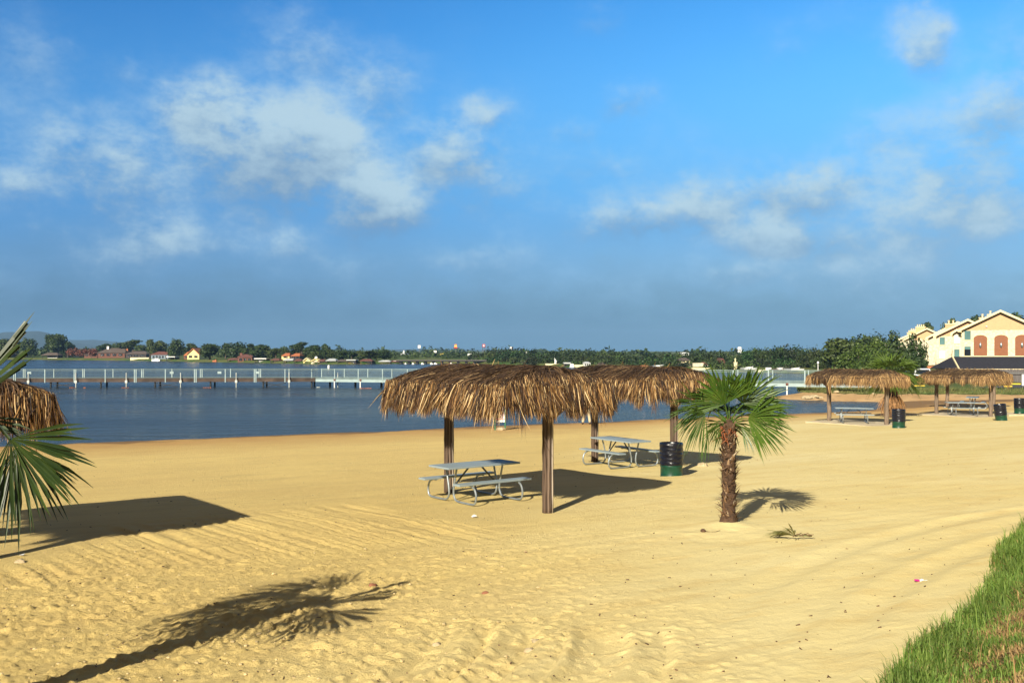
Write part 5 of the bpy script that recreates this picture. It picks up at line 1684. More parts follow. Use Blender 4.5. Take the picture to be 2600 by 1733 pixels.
# nearer shrubs and trees at the foot of the hotel
NT = [(2322, 846, 30, 128, PBR2, 'dark leafy tree nearest the hotel wall'), (2268, 839, 34, 136, PBR2, 'tallest bushy tree left of the hotel'), (2226, 862, 34, 132, PBR, 'pale flowering bushy tree left of the hotel'),
      (2178, 874, 34, 138, PBR, 'bright rounded tree above the ragged shelter roof'), (2150, 897, 30, 126, PBR, 'low bright bush behind the pier end'), (2250, 892, 34, 120, PBR, 'low bush behind the skirted palm'),
      (2320, 892, 26, 119, PBR2, 'low bush between the skirted palm and the pickup'), (2205, 905, 30, 118, PBR, 'low bush behind the ragged shelter'), (2130, 862, 40, 165, PR[0], 'hillside tree above the pier end'), (2200, 848, 44, 175, PR[2], 'hillside tree topping the slope left of the hotel')]
for i, (px, top, hw, Y, pr, lab) in enumerate(NT):
    zb = -.9; w = hw * Y / FPX
    r = put_tree(pr, 'bushy_tree', lab, wx(px, Y), Y, zb, w, wz(top, Y) - zb, i * 1.7, 'trees and bushes by the hotel')
    if 'flowering' in lab or 'nearest' in lab or 'tallest' in lab:
        rng = np.random.default_rng(i); lob = rand_lobes(rng, 2.9, 4.6, .8, 8); V, F = crown_np(rng, lob, 46, .2); np_mesh('blossom', V, F, 'blossom', r)
for i, (px, top, hw, Y, lab) in enumerate(((2352, 822, 22, 290, 'dark tree rising between the far wing chimneys and gable'), (2420, 812, 20, 270, 'dark tree behind the stepped hotel roofs'), (2400, 818, 14, 275, 'smaller dark tree behind the stepped hotel roofs'), (2480, 806, 26, 260, 'green tree showing just left of the main gable'), (2575, 798, 30, 240, 'tree top showing over the right slope of the main gable'))):
    put_tree(PR[i % 3], 'bushy_tree', lab, wx(px, Y), Y, 0, hw * Y / FPX, wz(top, Y), i * 1.3, 'trees behind the hotel')


def woods():
    rng = np.random.default_rng(77)
    prof = [(1225, 896), (1260, 892), (1300, 889), (1330, 895), (1360, 897), (1400, 896), (1440, 897), (1500, 896), (1556, 893), (1600, 896), (1640, 895), (1690, 894), (1720, 896), (1760, 892), (1790, 895), (1818, 891),
            (1850, 895), (1880, 896), (1905, 890), (1925, 885), (1950, 884), (1975, 878), (1995, 875), (2010, 883), (2030, 884), (2060, 883), (2090, 884), (2110, 880), (2130, 874), (2150, 866), (2170, 862), (2190, 856), (2215, 851), (2240, 850)]
    px_, py_ = zip(*prof)
    Vs, Fs, off = [], [], 0
    rows = ((5, .34, .9), (16, .66, 1.0), (34, .92, 1.15), (62, 1.0, 1.25))
    Cs = []
    for back, frac, k in rows:
        p = 1218.0
        while p < 2235:
            Ys = min(shore_y(p), 330) + back + rng.uniform(-5, 5)
            base = HOR + (CAMZ - WATER) * FPX / shore_y(p)
            top = np.interp(p, px_, py_) - 7 * float(sst(1840, 1960, p))
            t_ = base - (base - top) * (frac * (.80 + .30 * rng.random()))
            if frac > .9: t_ = top + rng.uniform(-5, 8)
            z1 = wz(t_, Ys); zb = -.7
            w = (2.2 + 2.6 * rng.random() ** 1.5) * k * Ys / 230; h = max(z1 - zb - .05 * w, 1.4)
            if back == 5 and rng.random() < (.6 if 1400 < p < 1800 else .25):
                p += rng.uniform(12, 26); continue
            n_ = int(700 * (w / 3.2) ** 1.2)
            lob = [(0, 0, h - w * .52, w * .55)]
            for q in range(9):
                an = rng.random() * 2 * PI; rr = w * rng.random() ** .5 * .62; r_ = w * (.26 + .2 * rng.random())
                lob.append((rr * math.cos(an), rr * math.sin(an), max(.3 * r_, (h - r_) * (.25 + .72 * rng.random()) * (1 - .35 * (rr / w) ** 2)), r_))
            lob = [(a + wx(p, Ys), b + Ys, c + zb, r) for a, b, c, r in lob]
            V, F = crown_np(rng, lob, n_, .44 * Ys / 230)
            tint = (.45 + .95 * rng.random() ** 1.3) * np.array([1 + .35 * rng.normal() * .5, 1.0, .9])
            Cs.append(np.repeat(tint[None], len(V), 0))
            Vs.append(V); Fs.append(F + off); off += len(V)
            p += rng.uniform(12, 30)
    wm = mk('woodland_crowns', (.5, .5, .5), .65)
    nt = wm.node_tree; bs = nt.nodes['Principled BSDF']
    for l in list(bs.inputs['Base Color'].links): nt.links.remove(l)
    at = nt.nodes.new('ShaderNodeAttribute'); at.attribute_name = 'tint'
    ge = nt.nodes.new('ShaderNodeNewGeometry')
    mr_ = nt.nodes.new('ShaderNodeMapRange'); nt.links.new(ge.outputs['Random Per Island'], mr_.inputs[0])
    mr_.inputs[3].default_value, mr_.inputs[4].default_value = .5, 1.5
    vmul = nt.nodes.new('ShaderNodeVectorMath'); vmul.operation = 'SCALE'
    nt.links.new(at.outputs['Vector'], vmul.inputs[0]); nt.links.new(mr_.outputs[0], vmul.inputs['Scale'])
    vm2 = nt.nodes.new('ShaderNodeVectorMath'); vm2.operation = 'MULTIPLY'; vm2.inputs[1].default_value = (.026, .048, .011)
    nt.links.new(vmul.outputs[0], vm2.inputs[0]); nt.links.new(vm2.outputs[0], bs.inputs['Base Color'])
    o = np_mesh('woodland', np.concatenate(Vs), np.concatenate(Fs), wm, colors=np.concatenate(Cs)); tag(o, 'dense green woodland along the right hand far shore', 'woodland', kind='stuff')
    # distant scrub and trees about the town and behind the left shore
    Vs, Fs, off = [], [], 0
    for (a, b, y0, y1, t0, t1, n, w0) in ((-20, 1000, 520, 640, 886, 893, 170, 4.5), (960, 1420, 420, 640, 895, 902, 90, 4.2), (980, 1420, 345, 420, 903, 912, 60, 2.6), (-40, 1500, 900, 1400, 888, 893, 170, 9), (1400, 1900, 500, 800, 890, 895, 60, 6),
                                          (-30, 560, 490, 560, 872, 892, 110, 5.5), (560, 860, 350, 420, 878, 896, 90, 4.2), (860, 1000, 345, 400, 892, 905, 40, 3.2)):
        for i in range(n):
            p = rng.uniform(a, b); Ys = rng.uniform(y0, y1)
            if y0 < 560 and Ys < shore_y(p) + 40: Ys = shore_y(p) + 45 + rng.uniform(0, 30)
            zb = -.3; w = w0 * (.6 + .7 * rng.random()); h = max(wz(rng.uniform(t0, t1), Ys) - zb - .3 * w, 1.0)
            lob = [(q[0] + wx(p, Ys), q[1] + Ys, q[2] + zb, q[3]) for q in rand_lobes(rng, w, h, 0, 6)]
            V, F = crown_np(rng, lob, 130, .28 * w); Vs.append(V); Fs.append(F + off); off += len(V)
    o = np_mesh('scrub', np.concatenate(Vs), np.concatenate(Fs), 'leaf_wood'); tag(o, 'distant scrub and woods around the far town', 'scrub', kind='stuff')
woods()


# ------------------------------------------------------------------ houses, boathouses and town beyond the water
def house(label, px0, px1, ytop, ybase, Y, wall, roof, depth=8, gable=False, windows=3, eave=.5, chim=None, cat='house', rz=0.0, hip=.25, name='lake_house'):
    """px span, roof top and base rows in the photo give its real width and height at distance Y"""
    xa, xb = wx(px0, Y), wx(px1, Y)
    zb, zt = wz(ybase, Y), wz(ytop, Y)
    w, h = xb - xa, zt - zb
    t = thing(name, label, cat, ((xa + xb) / 2, Y, zb), rz)
    he = h * (eave if not gable else .45)
    mb = MB(); mb.box((0, depth / 2, he / 2 - .5), (w * .94, depth * .94, he + 1)); mb.build('wall', wall, t)
    if gable:
        mb = MB(); mb.prism([(-w * .47, he), (w * .47, he), (0, h - .05)], .03 * depth, depth * .97); mb.build('gable', wall, t)
        mb = MB()
        for s in (-1, 1): mb.prism([(0, h), (s * w / 2, he - .1), (s * w / 2, he + .15), (0, h + .25)], -.3, depth + .3)
        mb.build('roof', roof, t)
    else:
        i = w * hip
        mb = MB(); mb.add([(-w / 2, 0, he), (w / 2, 0, he), (w / 2, depth, he), (-w / 2, depth, he), (-w / 2 + i, depth / 2, h), (w / 2 - i, depth / 2, h), (-w / 2, 0, he - .15), (w / 2, 0, he - .15), (w / 2, depth, he - .15), (-w / 2, depth, he - .15)],
                          [(0, 1, 5, 4), (1, 2, 5), (2, 3, 4, 5), (3, 0, 4), (9, 8, 7, 6), (0, 6, 7, 1), (0, 3, 9, 6), (1, 7, 8, 2)]); mb.build('roof', roof, t)
    for k in range(windows):
        x = (-.5 + (k + .5) / windows) * w * .85
        mb = MB(); mb.box((x, .02 * depth, he * .52), (min(w / windows * .5, 2.4), .2, he * .45)); mb.build('window', 'glass_dark', t)
    if chim:
        for (fx, col, ch) in chim:
            mb = MB(); mb.box((fx * w, depth * .4, h * .8), (.9, .9, ch)); mb.build('chimney', col, t)
    return t


def boathouse(label, px0, px1, ytop, ybase, Y, roof, boat=True, depth=6, hip=.22, flat=False, wallmat=None, group='boathouses along the far shore'):
    xa, xb = wx(px0, Y), wx(px1, Y); zt = wz(ytop, Y); zb = WATER
    w, h = xb - xa, zt - zb
    t = thing('boathouse', label, 'boathouse', ((xa + xb) / 2, Y, zb), 0, group)
    he = h * (.66 if not flat else .86)
    i = w * hip
    if flat:
        mb = MB(); mb.box((0, depth / 2, h - .15), (w, depth, .3)); mb.build('roof', roof, t)
    else:
        mb = MB(); mb.add([(-w / 2, 0, he), (w / 2, 0, he), (w / 2, depth, he), (-w / 2, depth, he), (-w / 2 + i, depth / 2, h), (w / 2 - i, depth / 2, h), (-w / 2, 0, he - .12), (w / 2, 0, he - .12), (w / 2, depth, he - .12), (-w / 2, depth, he - .12)],
                          [(0, 1, 5, 4), (1, 2, 5), (2, 3, 4, 5), (3, 0, 4), (9, 8, 7, 6), (0, 6, 7, 1), (0, 3, 9, 6), (1, 7, 8, 2)]); mb.build('roof', roof, t)
    for sx in (-1, 1):
        for sy in (.06, .94):
            mb = MB(); mb.box((sx * w * .45, depth * sy, he / 2 - .6), (.2, .2, he + 1.2)); mb.build('post', wallmat or 'darkwall', t)
    mb = MB(); mb.box((0, depth * .55, .3), (w * .94, depth * .9, .16)); mb.build('deck', 'darkwall', t)
    mb = MB(); mb.box((0, depth * .97, he / 2), (w * .9, .12, he)); mb.build('back_wall', wallmat or 'darkwall', t)
    if boat:
        mb = MB(); L = min(w * .55, 5); mb.add([(-L / 2, 0, .45), (L / 2 * .6, -.6, .45), (L / 2, 0, .75), (L / 2 * .6, .6, .45), (-L / 2, .6, .45), (-L / 2, -.6, .45), (-L / 2, -.75, 1.0), (L * .25, -.75, 1.05), (L * .56, 0, 1.2), (L * .25, .75, 1.05), (-L / 2, .75, 1.0)],
               [(5, 1, 7, 6), (1, 2, 8, 7), (2, 3, 9, 8), (3, 4, 10, 9), (4, 5, 6, 10), (6, 7, 8, 9, 10), (5, 4, 3, 2, 1)])
        o = mb.build('moored_boat', 'white', loc=(t.location.x + .1 * w, Y + depth * .3, zb - .05)); tag(o, 'white boat moored under the ' + label.replace('boathouse', 'roof').split(' with ')[0].split(' beside ')[0], 'boat', 'boats in the boathouses')
    return t


def far_houses():
    S = shore_y
    house('tan roofed house at the far left behind the cropped palm leaf', -30, 22, 890, 908, S(10) + 22, 'brick', 'shingle_brown', 9, windows=2)
    boathouse('low pinkish roofed boathouse below the tall twin trees', 104, 147, 895, 911, S(125) + 2, 'shingle_brown')
    house('small cream house among the crimson flowering trees', 164, 186, 890, 905, S(175) + 24, 'creamwall', 'shingle_brown', 7, windows=1)
    house('low house with pale porch right of the crimson trees', 212, 248, 894, 905, S(230) + 18, 'brick', 'shingle_brown', 8, windows=3)
    house('long brick ranch house with white and brick chimneys', 246, 318, 883, 906, S(282) + 22, 'brick', 'shingle_brown', 14, windows=4, eave=.48, chim=[(-.28, 'white', 3.2), (.4, 'tile', 3.0)], hip=.2)
    house('dark low house with wide porch beside the brick ranch house', 317, 372, 891, 908, S(345) + 18, 'darkwall', 'shingle_brown', 10, windows=3, eave=.6)
    mb = MB(); Y = S(355) + 5; mb.box((wx(355, Y), Y, wz(910.5, Y)), (47 * Y / FPX, .8, 1.1)); o = mb.build('retaining_wall', 'creamwall'); tag(o, 'cream retaining wall below the dark low house', 'wall')
    mb = MB(); Y = S(397) - 4; mb.box((0, 0, .35), (3.4, 1.6, .8)); mb.box((.3, 0, .9), (1.4, 1.3, .5)); o = mb.build('moored_boat', 'white', bevel=.1, loc=(wx(397, Y), Y, WATER)); tag(o, 'white boat at the foot of the grey blue house', 'boat')
    house('grey blue lake house with rust roof edge', 382, 428, 892, 912, S(405) + 10, 'bluewall', 'redroof', 8, windows=5, eave=.62)
    boathouse('white flat canopy over a dock left of the yellow gabled house', 421, 444, 904.5, 915, S(432) + 1, 'white', boat=False, flat=True)
    house('yellow gabled house with bright front on the far shore', 474, 506, 885, 911, S(490) + 10, 'yellowwall', 'tile', 8, gable=True, windows=2)
    house('small brick annex left of the yellow gabled house', 466, 482, 893, 910, S(474) + 9, 'brick', 'tile', 6, windows=1)
    mb = MB(); Y = S(545) - 1; mb.box((0, 0, .4), (1.5, .8, .6)); mb.box((.4, 0, .85), (.4, .6, .4)); o = mb.build('boat_lift', 'tile', loc=(wx(545, Y), Y, WATER), bevel=.1); tag(o, 'orange craft on a lift right of the yellow gabled house', 'boat lift')
    boathouse('low dark boathouse left of the red roofed lake house', 576, 603, 908.5, 919, S(590) + 2, 'redroof')
    house('red roofed lake house with porch at the water', 602, 641, 899, 919, S(622) + 3, 'brick', 'redroof', 9, windows=3, eave=.66, hip=.1, chim=[(-.4, 'brick', 2.0)])
    boathouse('white flat dock roof right of the red roofed lake house', 645, 676, 909, 920, S(660) + 1, 'white', flat=True)
    boathouse('brown roofed boathouse left of the tiled house', 685, 709, 909.5, 920, S(697) + 1, 'redroof')
    house('cream house with orange tiled roof, left half', 714, 735, 896, 910, S(724) + 14, 'yellowwall', 'tile', 8, windows=1, eave=.55)
    house('cream house with orange tiled roof, right half behind porch', 738, 761, 896.5, 910, S(750) + 14, 'darkwall', 'tile', 8, windows=2, eave=.55)
    boathouse('grey roofed boathouse below the tiled house', 719, 744, 909.5, 921, S(732) + 1, 'greyroof', hip=.12)
    boathouse('brown peaked boathouse below the right end of the tiled house', 745, 765, 911, 922, S(755) + 1, 'redroof')
    house('pale yellow shed with slanted roof at the water', 769, 788, 909.5, 921, S(778) + 2, 'yellowwall', 'creamwall', 5, gable=True, windows=1)
    house('second pale yellow shed right of the slanted one', 789, 812, 911.5, 922, S(800) + 1, 'creamwall', 'yellowwall', 5, gable=True, windows=1)
    mb = MB(); Y = S(803) + 6; mb.lathe([(0, -.5), (.4, -.35), (.55, 0), (.4, .35), (0, .5)], 12, c=(0, 0, 0)); mb.tube([(0, 0, -2), (0, 0, 0)], .06, 6); o = mb.build('round_sign', 'white', loc=(wx(803, Y), Y, wz(908, Y)), smooth=True); tag(o, 'round white globe on a pole above the yellow sheds', 'globe')
    boathouse('brown roofed boathouse between the yellow sheds and the pale roof', 806, 824, 912, 922, S(815) + 1, 'redroof')
    boathouse('pale grey roofed boathouse with long white boat', 826, 853, 910, 923, S(840) + 1, 'greyroof')
    boathouse('brown peaked boathouse with yellow boat beside the boat lift', 856, 880, 912, 923.5, S(868) + 1, 'shingle_brown')
    boathouse('open boat lift under flat grey roof', 879, 903, 912.5, 924, S(891) + 1, 'greyroof', flat=True)
    boathouse('red roofed boathouse left of the last dark trees', 912, 945, 911, 924, S(928) + 1, 'redroof')
    boathouse('white roofed boat dock just left of the bridge', 960, 991, 914, 925, S(975) + 1, 'greyroof')
    boathouse('dark red roofed boathouse at the left end of the bridge', 989, 1016, 914.5, 925, S(1002) + 1, 'redroof')
    # bridge
    Y = 316
    t = thing('causeway_bridge', 'long low dark road bridge across the far arm of the lake', 'bridge', (0, Y, 0))
    xa, xb = wx(1008, Y), wx(1236, Y)
    mb = MB(); mb.box(((xa + xb) / 2, 0, wz(915.6, Y)), (xb - xa, 5, .45)); mb.build('deck', 'darkpile', t)
    mb = MB(); mb.box(((xa + xb) / 2, -2.6, wz(914.0, Y)), (xb - xa, .12, .22)); mb.build('parapet', 'fence', t)
    for k in range(11):
        mb = MB(); mb.box((xa + (xb - xa) * (k + .5) / 11, 0, -.9), (.7, 4, 1.7)); mb.build('pier_support', 'darkpile', t)
    for k, (px, wpx, lab) in enumerate(((1030, 5, 'white boat under the left end of the bridge'), (1049, 6, 'white boat second from the left under the bridge'), (1073, 8, 'cream boat under the bridge near its middle'), (1096, 8, 'low white boat under the middle of the bridge'), (1106, 9, 'white van shaped boat under the bridge'), (1146, 7, 'white boat under the right half of the bridge'))):
        Yb = 306; w = wpx * Yb / FPX
        mb = MB(); mb.box((0, 0, .2), (w, 1.0, .3)); mb.box((-.1 * w, 0, .45), (w * .5, .8, .3)); o = mb.build('moored_boat', 'white', bevel=.12, loc=(wx(px, Yb), Yb, WATER - .05)); tag(o, lab, 'boat', 'boats by the bridge')
    # town
    def shed(label, px0, px1, y0, y1, Y, wall, roof, k=.62, cat='building'):
        return house(label, px0, px1, y0, y1, Y, wall, roof, 10, windows=2, eave=k, cat=cat, hip=.04, name='town_building')
    shed('long white town building left of the thin white spire', 990, 1006, 897, 903, 520, 'white', 'white')
    shed('cream town building under the thin white spire', 1017, 1034, 897, 903, 560, 'creamwall', 'white')
    shed('red roofed town building left of the white pole sign', 1038, 1047, 899, 905, 560, 'brick', 'redroof')
    shed('white town building under the white pole sign', 1062, 1078, 899, 906, 520, 'white', 'creamwall')
    shed('yellow town building right of the two legged white billboard', 1109, 1126, 897, 905, 520, 'yellow', 'yellow')
    shed('tan and orange town building below the orange pole sign', 1168, 1183, 897, 905, 520, 'orange', 'tile')
    shed('white town building with red roof, left of the twin pole', 1201, 1221, 900, 909, 480, 'white', 'red')
    shed('dark glass entrance building between the red roofs', 1219, 1232, 901, 909, 478, 'darkwall', 'darkwall')
    shed('white town building with red roof, right of the twin pole', 1230, 1239, 901.5, 909, 480, 'white', 'red')
    shed('grey building with dark red roof right of the twin pole', 1238, 1249, 902.5, 909, 485, 'bluewall', 'redroof')
    shed('low white building beyond the right hand woods', 1732, 1750, 894, 899, 480, 'white', 'white')
    shed('pale distant building just right of the statue skyline', 1424, 1440, 898, 901.5, 700, 'white', 'white')
    def pole_sign(label, px, y0, y1, wpx, ybase, Y, mats, legs=1, shape='box'):
        w = wpx * Y / FPX; zt, zm, zb = wz(y0, Y), wz(y1, Y), wz(ybase, Y)
        t = thing('pole_sign', label, 'sign', (wx(px, Y), Y, zb), 0, 'tall roadside signs in the far town')
        h = zt - zm
        for s in ((0,) if legs == 1 else (-1, 1)):
            mb = MB(); mb.box((s * w * .42, .2, (zm - zb + h * .5) / 2), (w * .10 + .25, .3, zm - zb + h * .5)); mb.build('pole', 'brace', t)
        n = len(mats)
        for k, mname in enumerate(mats):
            mb = MB()
            a, b = zm - zb + h * k / n, zm - zb + h * (k + 1) / n
            if shape == 'taper':
                wa = w * (1 if k == 0 else .95); wb = w * (1 if k == 0 else .55)
                mb.prism([(-wa / 2, a), (wa / 2, a), (wb / 2, b), (-wb / 2, b)], -.25, .25)
            elif shape == 'side':
                mb.box((w * (k / n + .5 / n - .5), 0, zm - zb + h / 2), (w / n * (1.0), .5, h))
            else: mb.box((0, 0, (a + b) / 2), (w, .5, b - a))
            mb.build('sign_panel', mname, t)
        return t, w, h, zm - zb
    t, w, h, z0 = pole_sign('white square sign on a tall pole', 1064.5, 876, 883.5, 6.6, 900, 560, ['white'])
    mb = MB(); mb.box((0, -.3, z0 + h * .5), (w * .22, .1, h * .34), ry=.5); mb.build('mark', 'brace', t)
    pole_sign('white rectangular sign on two legs', 1105, 889.5, 895, 7.2, 906, 500, ['white'], 2)
    pole_sign('orange and red tapered sign on a pole', 1157, 873.5, 883.5, 8, 897, 560, ['red', 'yellow', 'orange'], 1, 'taper')
    t, w, h, z0 = pole_sign('red sign with white emblem on a tall twin pole', 1228.5, 873.5, 880.5, 6.4, 909, 470, ['red'], 2)
    mb = MB(); mb.prism([(-w * .3, z0 + h * .2), (w * .3, z0 + h * .2), (w * .18, z0 + h * .75), (-w * .18, z0 + h * .75)], -.4, -.28); mb.build('emblem', 'white', t)
    pole_sign('white billboard on a single post below the skyline', 1193, 897.5, 903.5, 11, 915, 430, ['white'])
    pole_sign('white and dark double sign on a pole right of the twin pole', 1299, 880, 886.5, 8.4, 900, 520, ['white', 'black'], 1, 'side')
    pole_sign('pinkish white sign showing above the right hand woods', 1337, 892, 898, 9, 905, 520, ['white'], 2)
    mb = MB(); Y = 560; mb.lathe([(.5, 0), (.45, 3), (.1, 9), (0, 9.2)], 8); o = mb.build('church_spire', 'white', loc=(wx(1025.5, Y), Y, wz(897, Y))); o.scale = (1.3, 1.3, .16 * 5 / 5 * (wz(889, Y) - wz(897, Y)) / 1.5); o.scale[2] = (wz(888.5, Y) - wz(897, Y)) / 9.2; tag(o, 'thin white spire on the far skyline', 'spire')
    mb = MB(); Y = 420; mb.box((0, 0, 0), (5 * Y / FPX, .4, 6 * Y / FPX)); mb.tube([(0, 0, -2.5), (0, 0, 0)], .1, 6); o = mb.build('green_sign', 'brightgreen', loc=(wx(1246, Y), Y, wz(913, Y))); tag(o, 'bright green sign at the right end of the bridge', 'sign')
    # grassy slopes below the town
    mb = MB(); 
    for (a, b, y0, y1, Y) in ((1205, 1280, 908, 915, 400), (1030, 1075, 906, 914, 400), (1140, 1200, 905, 914, 410)):
        xa, xb = wx(a, Y), wx(b, Y); za, zb = wz(y0, Y), wz(y1, Y)
        mb.add([(xa, Y, zb - .6), (xb, Y, zb - .6), (xb * 1.04 + .5, Y + 40, za), (xa * 1.04 + 3, Y + 40, za)], [(0, 1, 2, 3)])
    o = mb.build('grass_slope_ground', land_material('town_slope', (.16, .16, .05), (.26, .22, .1), (.34, .26, .14), .05)); tag(o, 'dry grassy slopes below the far town', 'slope', kind='structure')
    # statue on its terrace
    Y = S(1410) + 4
    t = thing('statue', 'white draped statue with raised arm on a low terrace', 'statue', (wx(1410.5, Y), Y, wz(927, Y)))
    mb = MB(); mb.lathe([(.33, 0), (.34, .05), (.28, .45), (.25, .9), (.27, 1.15), (.24, 1.3), (.1, 1.38), (.08, 1.42), (.11, 1.5), (.1, 1.62), (0, 1.68)], 12); mb.tube([(-.2, 0, 1.28), (-.27, 0, 1.5), (-.24, 0, 1.85)], [.09, .07, .05], 6); mb.tube([(.2, 0, 1.25), (.3, -.05, 1.05), (.22, -.15, .95)], [.09, .07, .05], 6); mb.lathe([(.03, 0), (.07, .06), (0, .16)], 8, c=(-.24, 0, 1.84)); mb.build('figure', 'white', t, smooth=True)
    mb = MB(); mb.box((0, 0, -.4), (.8, .8, .8)); mb.build('plinth', 'trim', t)
    mb = MB(); Y = S(1400) + 2; mb.box((wx(1402, Y), Y + 1, WATER + .35), (34 * Y / FPX, 2, .9)); o = mb.build('terrace_wall', 'creamwall'); tag(o, 'cream terrace wall below the white statue', 'wall')
    # water tower
    Y = 620
    t = thing('water_tower', 'white water tower on legs above the woods', 'water tower', (wx(1878, Y), Y, wz(905, Y)))
    k = Y / FPX; zt = wz(880, Y) - wz(905, Y)
    mb = MB(); rr = 5.2 * k; mb.lathe([(0, zt), (rr * .5, zt - .3 * k), (rr, zt - 1.8 * k), (rr, zt - 7 * k), (rr * .8, zt - 8.4 * k), (rr * .25, zt - 9 * k), (0, zt - 9 * k)], 20); mb.build('tank', 'white', t, smooth=True)
    for i in range(4):
        a = PI / 4 + i * PI / 2; mb = MB(); mb.tube([(rr * .95 * math.cos(a), rr * .95 * math.sin(a), 0), (rr * .85 * math.cos(a), rr * .85 * math.sin(a), zt - 7 * k)], .3, 8); mb.build('leg', 'white', t)
    mb = MB(); mb.tube([(0, 0, 0), (0, 0, zt - 8.8 * k)], .34, 8); mb.build('riser', 'white', t)
    # right hand shore
    boathouse('grey roofed dock right of the statue', 1432, 1454, 920, 931, S(1443) + 1, 'greyroof', flat=True)
    mb = MB(); Y = S(1452) - 4; mb.box((0, 0, .6), (.9, .8, .7)); mb.box((0, 0, .2), (1.1, 1, .3)); o = mb.build('moored_boat', 'white', loc=(wx(1452, Y), Y, WATER), bevel=.05); tag(o, 'boxy white boat right of the statue dock', 'boat')
    house('white boathouse with small windows right of the statue', 1482, 1500, 918, 929, S(1490) + 2, 'white', 'greyroof', 5, windows=3, eave=.7)
    house('tan beach house with stone wall above the water', 1520, 1545, 919, 933, S(1532) + 5, 'creamwall', 'shingle_brown', 6, windows=2)
    mb = MB(); Y = S(1480) + 2.5; mb.box((wx(1478, Y), Y, WATER + .3), (40 * Y / FPX, 1.4, .8)); o = mb.build('retaining_wall', 'creamwall'); tag(o, 'long cream retaining wall right of the statue', 'wall')
    mb = MB(); Y = S(1545) + 1.5; mb.box((wx(1543, Y), Y, WATER + .3), (34 * Y / FPX, 1.4, .9)); o = mb.build('retaining_wall', 'creamwall'); tag(o, 'cream retaining wall below the tan beach house', 'wall')
    house('dark roofed boathouse with red gable end', 1597, 1628, 924, 936, S(1612) + 3, 'brick', 'shingle', 6, windows=2, eave=.5, hip=.05)
    boathouse('orange roofed open pavilion on the right hand shore', 1627, 1657, 927, 938, S(1642) + 2, 'tile', wallmat='trim', boat=False)
    boathouse('pale blue roofed open pavilion on the right hand shore', 1657, 1692, 927.5, 938.5, S(1675) + 2, 'blueroof', wallmat='trim')
    house('two storey tan boathouse with upper deck', 1727, 1757, 921, 939, S(1742) + 4, 'creamwall', 'shingle_brown', 6, windows=3, eave=.72)
    house('cream house with brown roof high among the woods', 1729, 1753, 908, 920, S(1742) + 22, 'creamwall', 'shingle_brown', 6, windows=2)
    house('white house with red roof above the long sea wall', 1784, 1798, 919, 931, S(1792) + 8, 'white', 'redroof', 5, windows=2)
    house('red roofed house half hidden high in the woods', 1829, 1841, 912, 925, S(1835) + 14, 'brick', 'redroof', 5, windows=1, gable=True)
    mb = MB(); Y = S(1790) + 1.6; mb.box((wx(1797, Y), Y, WATER + .28), (82 * Y / FPX, 1.2, .7)); o = mb.build('sea_wall', 'creamwall'); tag(o, 'long cream sea wall below the white red roofed house', 'wall')
    mb = MB(); Y = S(1775) + 5; mb.box((wx(1772, Y), Y, WATER + .95), (26 * Y / FPX, 1.2, 1.3)); o = mb.build('stone_wall', 'stone'); tag(o, 'stepped stone wall right of the tan boathouse', 'wall')
    mb = MB(); Y = S(1867) + 1; mb.box((0, 0, .9), (.6, .6, 1.8)); mb.box((0, 0, 1.85), (.75, .75, .12)); mb.lathe([(.12, 0), (.14, .5), (.2, .55), (0, .9)], 8, c=(0, 0, 1.9)); o = mb.build('beacon_tower', 'creamwall', loc=(wx(1867, Y), Y, WATER)); tag(o, 'small cream tower standing at the water', 'tower')
    boathouse('flat grey roofed dock with steps left of the white box', 1890, 1922, 934, 944, S(1906) + 1, 'greyroof', flat=True)
    mb = MB(); Y = S(1951) + 2; mb.box((0, 0, 0), (13.5 * Y / FPX, .6, 7.5 * Y / FPX)); o = mb.build('white_screen', 'white', loc=(wx(1951, Y), Y, wz(936.5, Y)), bevel=.05)
    mb2 = MB(); mb2.box((0, 0, -.7), (.1, .1, 1.4)); p = mb2.build('post', 'brace', o); tag(o, 'white box shaped board standing at the water', 'board')
    boathouse('brown roofed gazebo dock right of the white board', 1970, 2004, 936, 949, S(1988) + 1, 'shingle_brown')
    boathouse('pale slanted dock roof with white boat near the pier', 2008, 2042, 936, 949, S(2025) + 1, 'greyroof', flat=True)
    mb = MB(); Y = S(1935); mb.box((wx(1945, Y), Y + 1.2, WATER + .25), (44 * Y / FPX, 1.6, .5)); o = mb.build('retaining_wall', 'creamwall'); tag(o, 'low cream wall below the white board', 'wall')
    mb = MB(); Y = 140; mb.tube([(0, 0, -2.2), (0, 0, 1.0)], .05, 8); mb.lathe([(.1, 0), (.16, .06), (.12, .3), (0, .36)], 10, c=(0, 0, 1.0)); o = mb.build('lamp_post', 'white', loc=(wx(2077, Y), Y, wz(941, Y))); tag(o, 'slim white lamp post beyond the pier', 'lamp post')
    # rocks at the tip of the point
    rng = np.random.default_rng(12)
    for k, (px, Y, r, lab) in enumerate(((2052, 82.8, .34, 'pale boulder at the tip of the sandy point'), (2066, 83.2, .25, 'smaller pale boulder beside the tip boulder'), (2124, 87, .16, 'pale stone in the grass of the point'), (2219, 85.4, .12, 'pale stone on the grass edge by the ragged shelter'), (2080, 83.6, .2, 'low pale rock right of the tip boulders'))):
        mb = MB(); mb.lathe([(0, -r * .6), (r * .95, -r * .3), (r, .1 * r), (r * .7, r * .55), (0, r * .75)], 12, jit=lambda a, z: .2 * r * math.sin(3 * a + k * 2) + .1 * r * math.sin(5 * a + z * 20))
        o = mb.build('boulder', 'rock', smooth=False, loc=(wx(px, Y), Y, wz({2052: 1009, 2066: 1006, 2124: 994, 2219: 999, 2080: 1009}[px], Y))); o.scale = (1.5, 1, .8); tag(o, lab, 'boulder', 'rocks on the point')


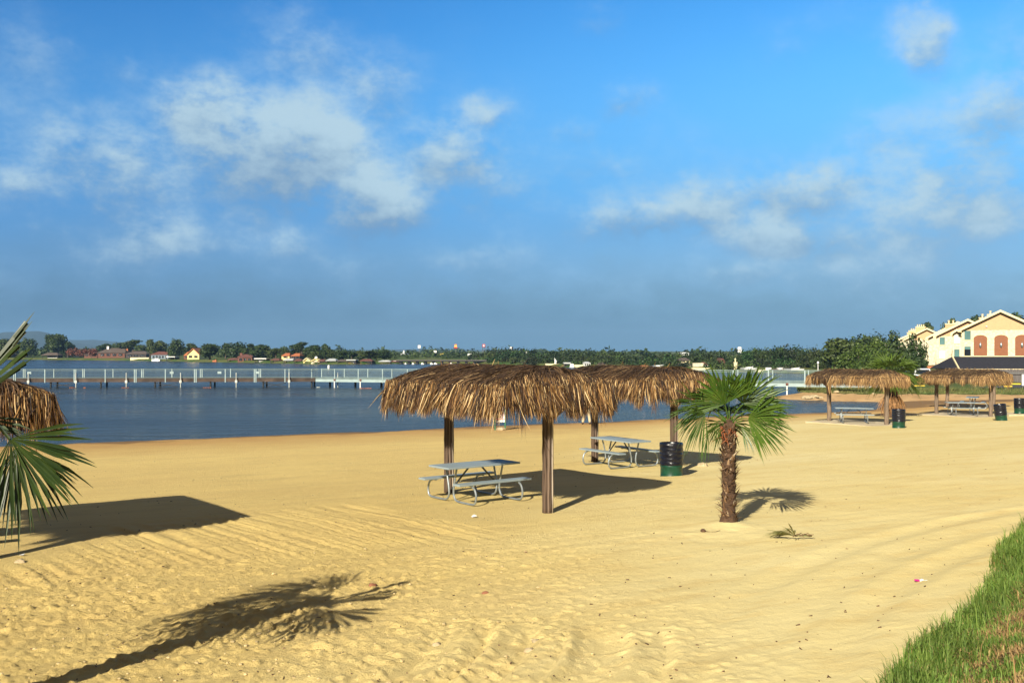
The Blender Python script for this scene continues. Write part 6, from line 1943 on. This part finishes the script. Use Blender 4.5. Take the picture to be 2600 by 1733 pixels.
far_houses()


def point_grass():
    rng = np.random.default_rng(41)
    n = 26000
    a = rng.random(n) ** 1.3; pts = SHORE[:9]
    seg = rng.integers(1, 8, n)
    P = np.array(pts)
    f = rng.random(n)[:, None]
    base = P[seg] * (1 - f) + P[np.minimum(seg + 1, 8)] * f
    X = base[:, 0] + .45 * rng.normal(size=n) + a * 1.5; Y = base[:, 1] + 1.2 + a * 13
    ok = (X / Y < .56) & (X / Y > .29); X, Y = X[ok], Y[ok]; n = len(X)
    Z = np.full(n, -.60) + .02
    ln = .08 + .16 * rng.random(n) * (1 + 1.2 * (vn(X / 1.5, Y / 1.5, 3) > .62))
    az = rng.uniform(0, 2 * PI, n); w = .02
    p0 = np.stack([X, Y, Z], -1); wd = np.stack([np.cos(az), np.sin(az), 0 * az], -1) * w
    p1 = p0 + np.stack([.4 * ln * rng.normal(size=n), .4 * ln * rng.normal(size=n), ln], -1)
    V = np.stack([p0 - wd, p0 + wd, p1 + wd * .2, p1 - wd * .2], 1).reshape(-1, 3)
    o = np_mesh('grass', V, np.arange(4 * n).reshape(n, 4), mk('point_grass_blades', (.06, .11, .02), .7, 0, .3, .5, island=.8, col2=(.17, .15, .05)))
    tag(o, 'short green grass on the point across the inlet', 'grass', kind='stuff')
point_grass()


# ------------------------------------------------------------------ haze in the air
def haze():
    m = bpy.data.materials.new('haze_air'); m.use_nodes = True
    nt = m.node_tree
    for nd in list(nt.nodes):
        if nd.type != 'OUTPUT_MATERIAL': nt.nodes.remove(nd)
    pv = nt.nodes.new('ShaderNodeVolumePrincipled')
    pv.inputs['Color'].default_value = (.34, .62, 1.0, 1)
    pv.inputs['Density'].default_value = 1.4e-4
    pv.inputs['Anisotropy'].default_value = 0.0
    nt.links.new(pv.outputs[0], nt.nodes['Material Output'].inputs['Volume'])
    mb = MB(); mb.box((0, 2770, 58), (19400, 5900, 125))
    o = mb.build('haze', m); tag(o, 'thin blue haze over the far shore and hills', 'haze', kind='stuff')
haze()
SC.cycles.volume_bounces = 0
SC.cycles.max_bounces = 6
SC.cycles.transparent_max_bounces = 8
